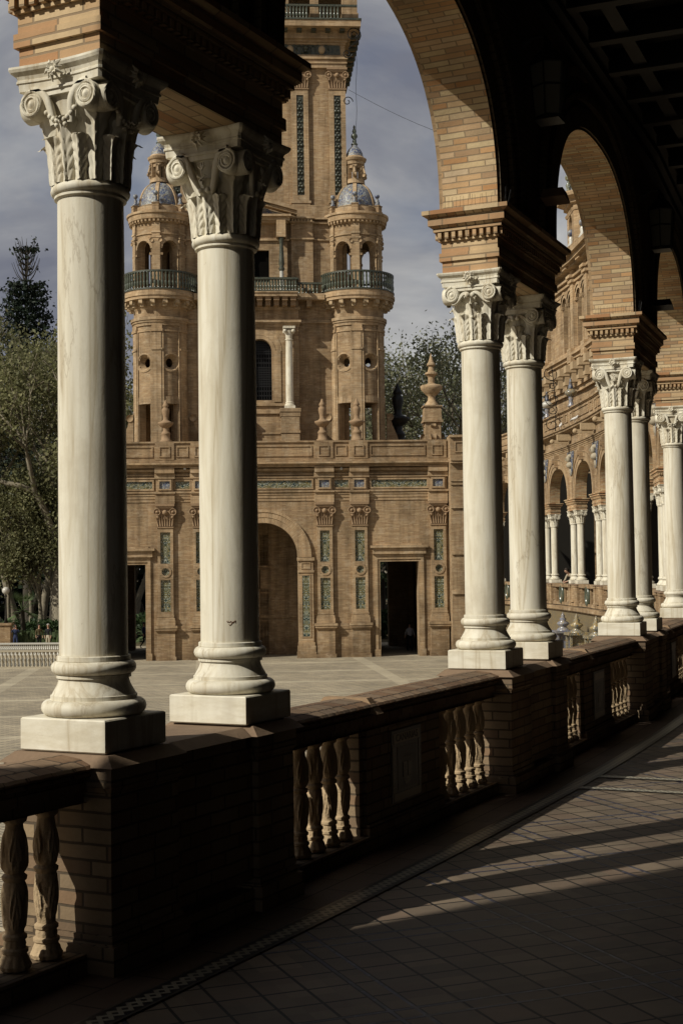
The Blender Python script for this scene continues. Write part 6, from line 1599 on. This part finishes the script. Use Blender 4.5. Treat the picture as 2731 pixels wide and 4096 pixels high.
railing(-8, 150, 1506, 1477, 'white_ceramic', 'white and blue glazed balustrade on the far side of the canal', 34)
p0, p1 = atZ(-300, 1531, PZ), atZ(150, 1531, PZ); q0, q1 = atZ(-300, 1512, PZ), atZ(150, 1512, PZ)
flat('canal_water', [(p0[0], p0[1]), (p1[0], p1[1]), (q1[0], q1[1]), (q0[0], q0[1])], PZ + .012, 'water')
def lamp_post(px, ybase, ytop):
    b = at_ground(px, 97); t = thing('lamp_post', 'slim grey lamp post with a pale globe on a brick pedestal at the left edge', 'lamp post', b); H = atY(px, ytop, 97)[2] - PZ; m = MB(); m.box(-.38, .38, -.38, .38, 0, 1.6); m.box(-.48, .48, -.48, .48, 1.6, 1.75); m.obj('pedestal', 'brick_wall', t)
    m = MB(); m.smooth = True; m.lathe([(.16, 1.75), (.08, 2.1), (.05, H - .8), (.10, H - .75), (.04, H - .6)], seg=10); m.obj('pole', 'plaster_dark', t); m = MB(); m.smooth = True; m.ball((0, 0, H - .35), .26, 8); m.obj('globe', 'white_ceramic', t)
lamp_post(14, 1480, 1345)
# wires
m = MB(); a, b = Vector(atY(800, 205, 84)), Vector(atY(1240, 368, 66)); m.tube([a.lerp(b, i / 12) - Vector((0, 0, sin(pi * i / 12) * .5)) for i in range(13)], .012, 3); tag(m.obj('overhead_wire', 'iron'), 'thin wire stretching from the tower across the sky to the right', 'wire')
m = MB(); a, b = Vector(atY(818, 125, 84)), Vector(atY(818, 335, 84)); m.tube([a.lerp(b, i / 10) + Vector((sin(i * 1.3) * .03, 0, 0)) for i in range(11)], .014, 3); tag(m.obj('hanging_cable', 'iron'), 'dark cable hanging straight down beside the tower behind the right dome', 'cable')

# ================================================================== PEOPLE
def person(name_lab, loc, rotz, J, cols, hair='hair', group=None, scale=1., bag=None):
    """J: joints dict for pose (metres). x right, y back (faces -y)."""
    t = thing('person', name_lab, 'person', loc, rotz, group); t.scale = (scale,) * 3
    D = dict(pel=(0, 0, .93), wst=(0, 0, 1.08), chs=(0, -.01, 1.30), nck=(0, 0, 1.45), hd0=(0, -.01, 1.53), hd1=(0, -.02, 1.62), hd2=(0, -.01, 1.69),
             sL=(-.17, 0, 1.38), eL=(-.22, .02, 1.12), wL=(-.22, -.06, .89), sR=(.17, 0, 1.38), eR=(.22, .02, 1.12), wR=(.22, -.06, .89),
             hL=(-.09, 0, .90), kL=(-.10, -.03, .50), aL=(-.10, .03, .09), tL=(-.11, -.13, .04), hR=(.09, 0, .90), kR=(.10, -.03, .50), aR=(.10, .03, .09), tR=(.11, -.13, .04))
    D.update(J); order = list(D); R = dict(pel=.135, wst=.115, chs=.135, nck=.055, hd0=.062, hd1=.088, hd2=.075, sL=.062, sR=.062, eL=.045, eR=.045, wL=.028, wR=.028, hL=.092, hR=.092, kL=.060, kR=.060, aL=.042, aR=.042, tL=.034, tR=.034)
    V = [D[k] for k in order]; rad = [R[k] for k in order]; ix = {k: i for i, k in enumerate(order)}
    E = [('pel', 'wst'), ('wst', 'chs'), ('chs', 'nck'), ('nck', 'hd0'), ('hd0', 'hd1'), ('hd1', 'hd2'), ('chs', 'sL'), ('sL', 'eL'), ('eL', 'wL'), ('chs', 'sR'), ('sR', 'eR'), ('eR', 'wR'), ('pel', 'hL'), ('hL', 'kL'), ('kL', 'aL'), ('aL', 'tL'), ('pel', 'hR'), ('hR', 'kR'), ('kR', 'aR'), ('aR', 'tR')]
    E = [(ix[a], ix[b]) for a, b in E]
    for w, e, sg in (('wL', 'eL', -1), ('wR', 'eR', 1)):
        wv, ev = Vector(D[w]), Vector(D[e]); d = (wv - ev).normalized(); pm = wv + d * .045; V.append(tuple(pm)); rad.append(.030); pi_ = len(V) - 1; E.append((ix[w], pi_)); side = d.cross(Vector((1, 0, 0))).normalized()
        for k, L in enumerate((.065, .08, .085, .075)):
            a = pm + d * .045 + side * (k - 1.5) * .02; b = a + d * L * .55 + Vector((-sg * .008, 0, 0)); c = b + d * L * .35 + Vector((-sg * .016, 0, 0))
            n = len(V); V += [tuple(a), tuple(b), tuple(c)]; rad += [.010, .009, .008]; E += [(pi_, n), (n, n + 1), (n + 1, n + 2)]
        a = wv + d * .03 - side * .035; b = a + d * .035 - side * .015; n = len(V); V += [tuple(a), tuple(b)]; rad += [.011, .009]; E += [(pi_, n), (n, n + 1)]
    hv = Vector(D['hd1']); V.append(tuple(hv + Vector((0, -.085, -.01)))); rad.append(.016); E.append((ix['hd1'], len(V) - 1))
    me = bpy.data.meshes.new('body'); me.from_pydata(V, E, []); o = bpy.data.objects.new('body', me); COL.objects.link(o)
    md = o.modifiers.new('Skin', 'SKIN'); md.use_smooth_shade = True; sv = me.skin_vertices[0].data
    for i, r in enumerate(rad): sv[i].radius = (r, r * (.72 if i in (ix['pel'], ix['wst'], ix['chs']) else 1.))
    sv[0].use_root = True; s2 = o.modifiers.new('S', 'SUBSURF'); s2.levels = 1
    bpy.context.view_layer.update(); ev = o.evaluated_get(bpy.context.evaluated_depsgraph_get()); m2 = bpy.data.meshes.new_from_object(ev); m2.name = 'body'; o.modifiers.clear(); o.data = m2; o.parent = t
    m2.materials.clear()
    for c_ in ('skin',) + cols: m2.materials.append(MATS[c_])
    hw = [Vector(D['wL']), Vector(D['wR'])]; nz = D['nck'][2]; pz = D['pel'][2]
    for p in m2.polygons:
        c = p.center; near = min((c - w).length for w in hw); arm = max(0, 0)
        legs = min((c - Vector(D[k])).length for k in ('hL', 'hR', 'kL', 'kR', 'aL', 'aR', 'tL', 'tR')); up = min((c - Vector(D[k])).length for k in ('wst', 'chs', 'sL', 'sR', 'eL', 'eR'))
        head = min((c - Vector(D[k])).length for k in ('hd0', 'hd1', 'hd2'))
        if head < .13 and head < up: p.material_index = 0
        elif near < .10 and near < up: p.material_index = 0
        elif min((c - Vector(D[k])).length for k in ('tL', 'tR')) < .10: p.material_index = 3
        elif legs < up: p.material_index = 2
        else: p.material_index = 1
        p.use_smooth = True
    m = MB(); m.smooth = True; h1 = Vector(D['hd1'])
    n = 14; P = []
    for i in range(8):
        th = pi * .60 * i / 7; P.append([(h1.x + .108 * sin(th) * cos(2 * pi * j / n), h1.y + .02 + .112 * sin(th) * sin(2 * pi * j / n) + (.02 if sin(2 * pi * j / n) < -.3 and th > 1.0 else 0), h1.z + .035 + .115 * cos(th) + (.06 * max(0, -sin(2 * pi * j / n)) if th > 1.2 else 0)) for j in range(n)])
    m.grid(P, True); m.obj('hair', hair, t)
    m = MB(); m.smooth = True
    for s_ in (-1, 1): m.ball((h1.x + s_ * .032, h1.y - .083, h1.z + .012), .009, 5)
    m.obj('eyes', 'cloth_black', t)
    if bag: bag(t)
    return t
def jacket(t):
    m = MB(); m.smooth = True; m.lathe([(.16, 1.02), (.165, 1.12), (.165, 1.28), (.12, 1.41), (.075, 1.46)], seg=18, cap=False); m.v = [(x, y * .78, z) for x, y, z in m.v]; m.obj('vest', 'cloth_grey', t)
def onpl(px, py, z): p = atZ(px, py, z); return p
w = onpl(941, 1496, PZ)
person('woman in a grey top and dark trousers walking out of the right doorway', (w[0], w[1], PZ), .2, dict(aL=(-.10, .22, .12), kL=(-.10, .04, .50), tL=(-.10, .10, .03), aR=(.10, -.15, .09), kR=(.10, -.14, .50), tR=(.10, -.30, .05), eR=(.26, 0, 1.12), wR=(.30, -.14, .92), eL=(-.25, .05, 1.12), wL=(-.30, .02, .90)), ('cloth_grey', 'cloth_black', 'cloth_black'), bag=jacket)
w = onpl(305, 1487, PZ)
person('dark figure standing in the shade inside the left doorway', (w[0], w[1], PZ), 2.6, {}, ('cloth_black', 'cloth_black', 'cloth_black'))
w = onpl(331, 1489, PZ)
person('person in dark clothes walking through the left doorway near its right jamb', (w[0], w[1], PZ), 1.3, dict(aL=(-.10, .25, .10), tL=(-.10, .12, .03), aR=(.10, -.2, .08), kR=(.10, -.16, .50), tR=(.10, -.36, .04)), ('cloth_navy', 'cloth_black', 'cloth_black'))
# far visitor leaning over the balustrade
p = ring(54.9, .45, 0); person('visitor leaning over the distant balustrade, dark blue jacket over a beige top', p, ring_rot(54.9) + pi + .3, dict(wst=(0, -.03, 1.08), chs=(0, -.26, 1.22), nck=(0, -.38, 1.30), hd0=(0, -.44, 1.34), hd1=(0, -.50, 1.40), hd2=(0, -.50, 1.47), sL=(-.17, -.33, 1.26), sR=(.17, -.33, 1.26), eL=(-.24, -.42, 1.02), eR=(.24, -.42, 1.02), wL=(-.10, -.60, .95), wR=(.10, -.60, .95)), ('cloth_beige', 'cloth_navy', 'cloth_black'))
# visitors in the garden
w = at_ground(36, 93); person('visitor in a navy coat holding a phone up, at the white railing on the left', (w[0], w[1], PZ + .05), .1, dict(eL=(-.24, -.12, 1.22), wL=(-.10, -.32, 1.48), eR=(.24, -.12, 1.22), wR=(.08, -.32, 1.50)), ('cloth_navy', 'cloth_navy', 'cloth_black'))
w = at_ground(111, 93); person('grey haired visitor in a dark jacket at the railing beside the nearest column', (w[0], w[1], PZ + .05), -.3, {}, ('cloth_black', 'cloth_beige', 'cloth_black'), hair='hair_grey')
w = at_ground(90, 94.5); person('visitor in a brown shirt sitting further back between the two others', (w[0], w[1], PZ + .0), .5, {}, ('soil', 'cloth_black', 'cloth_black'))

# ================================================================== WORLD, SUN, CAMERA
SE, SH = 38., 56.
wd = bpy.data.worlds.new('World'); SC.world = wd; wd.use_nodes = True; g = NT(wd.node_tree); bg = g.n['Background']
sky = g.add('ShaderNodeTexSky', sky_type='NISHITA'); sky.sun_disc = False; sky.sun_elevation = radians(SE); sky.sun_rotation = radians(180 + SH); sky.altitude = 20; sky.air_density = 1.2; sky.dust_density = 2.5; sky.ozone_density = 1.5
tc = g.add('ShaderNodeTexCoord').outputs['Generated']
sp = g.add('ShaderNodeSeparateXYZ'); g.l.new(tc, sp.inputs[0])
zc = g.math('MAXIMUM', g.math('ADD', sp.outputs[2], .30), .05)
cp = g.add('ShaderNodeCombineXYZ', inp={0: g.math('DIVIDE', sp.outputs[0], zc), 1: g.math('DIVIDE', sp.outputs[1], zc), 2: g.math('MULTIPLY', sp.outputs[2], 1.2)}).outputs[0]
cn = g.noise(g.mapv(tc, (1., 1., 1.5), loc=(.55, .0, .35)), 4.2, 7., .55, .35); cn2 = g.noise(g.mapv(tc, (1.0, 1.0, 1.35), loc=(4.6, 2., .3)), 5.5, 6., .55, .45)
cloudc = g.ramp(cn2, [(.36, (2.0, 2.12, 2.62)), (.47, (2.9, 3.0, 3.35)), (.56, (4.5, 4.5, 4.55)), (.66, (6.0, 6.0, 5.9))])
skyc = g.mix(1., sky.outputs[0], (.55, .60, .74, 1), 'MULTIPLY')
fac = g.ramp(cn, [(.32, .45), (.52, 1.)])
g.l.new(g.mix(fac, skyc, cloudc), bg.inputs[0]); bg.inputs[1].default_value = .086
sl = bpy.data.lights.new('sun', 'SUN'); sl.energy = 4.4; sl.angle = radians(.53); sl.color = (1., .955, .845)
so = bpy.data.objects.new('sun', sl); COL.objects.link(so); dv = Vector((sin(radians(SH)) * cos(radians(SE)), cos(radians(SH)) * cos(radians(SE)), -sin(radians(SE)))); so.rotation_euler = dv.to_track_quat('-Z', 'Y').to_euler()
cam = bpy.data.cameras.new('camera'); co = bpy.data.objects.new('camera', cam); COL.objects.link(co); SC.camera = co
cam.sensor_fit = 'HORIZONTAL'; cam.sensor_width = 36.; cam.lens = FPX / PW * 36.; cam.clip_end = 6000.; cam.clip_start = .05
cr, sr, cpp, spp = cos(ROLL), sin(ROLL), cos(PITCH), sin(PITCH)
rt = Vector((cr, sr * spp, -sr * cpp)); up = Vector((sr, -cr * spp, cr * cpp)); fw = Vector((0, cpp, spp))
M = Matrix(((rt.x, up.x, -fw.x, 0), (rt.y, up.y, -fw.y, 0), (rt.z, up.z, -fw.z, EYE), (0, 0, 0, 1))); co.matrix_world = M
SC.view_settings.view_transform = 'Standard'; SC.view_settings.look = 'None'; SC.view_settings.exposure = 0
SC.cycles.max_bounces = 5; SC.cycles.diffuse_bounces = 3; SC.cycles.transparent_max_bounces = 4
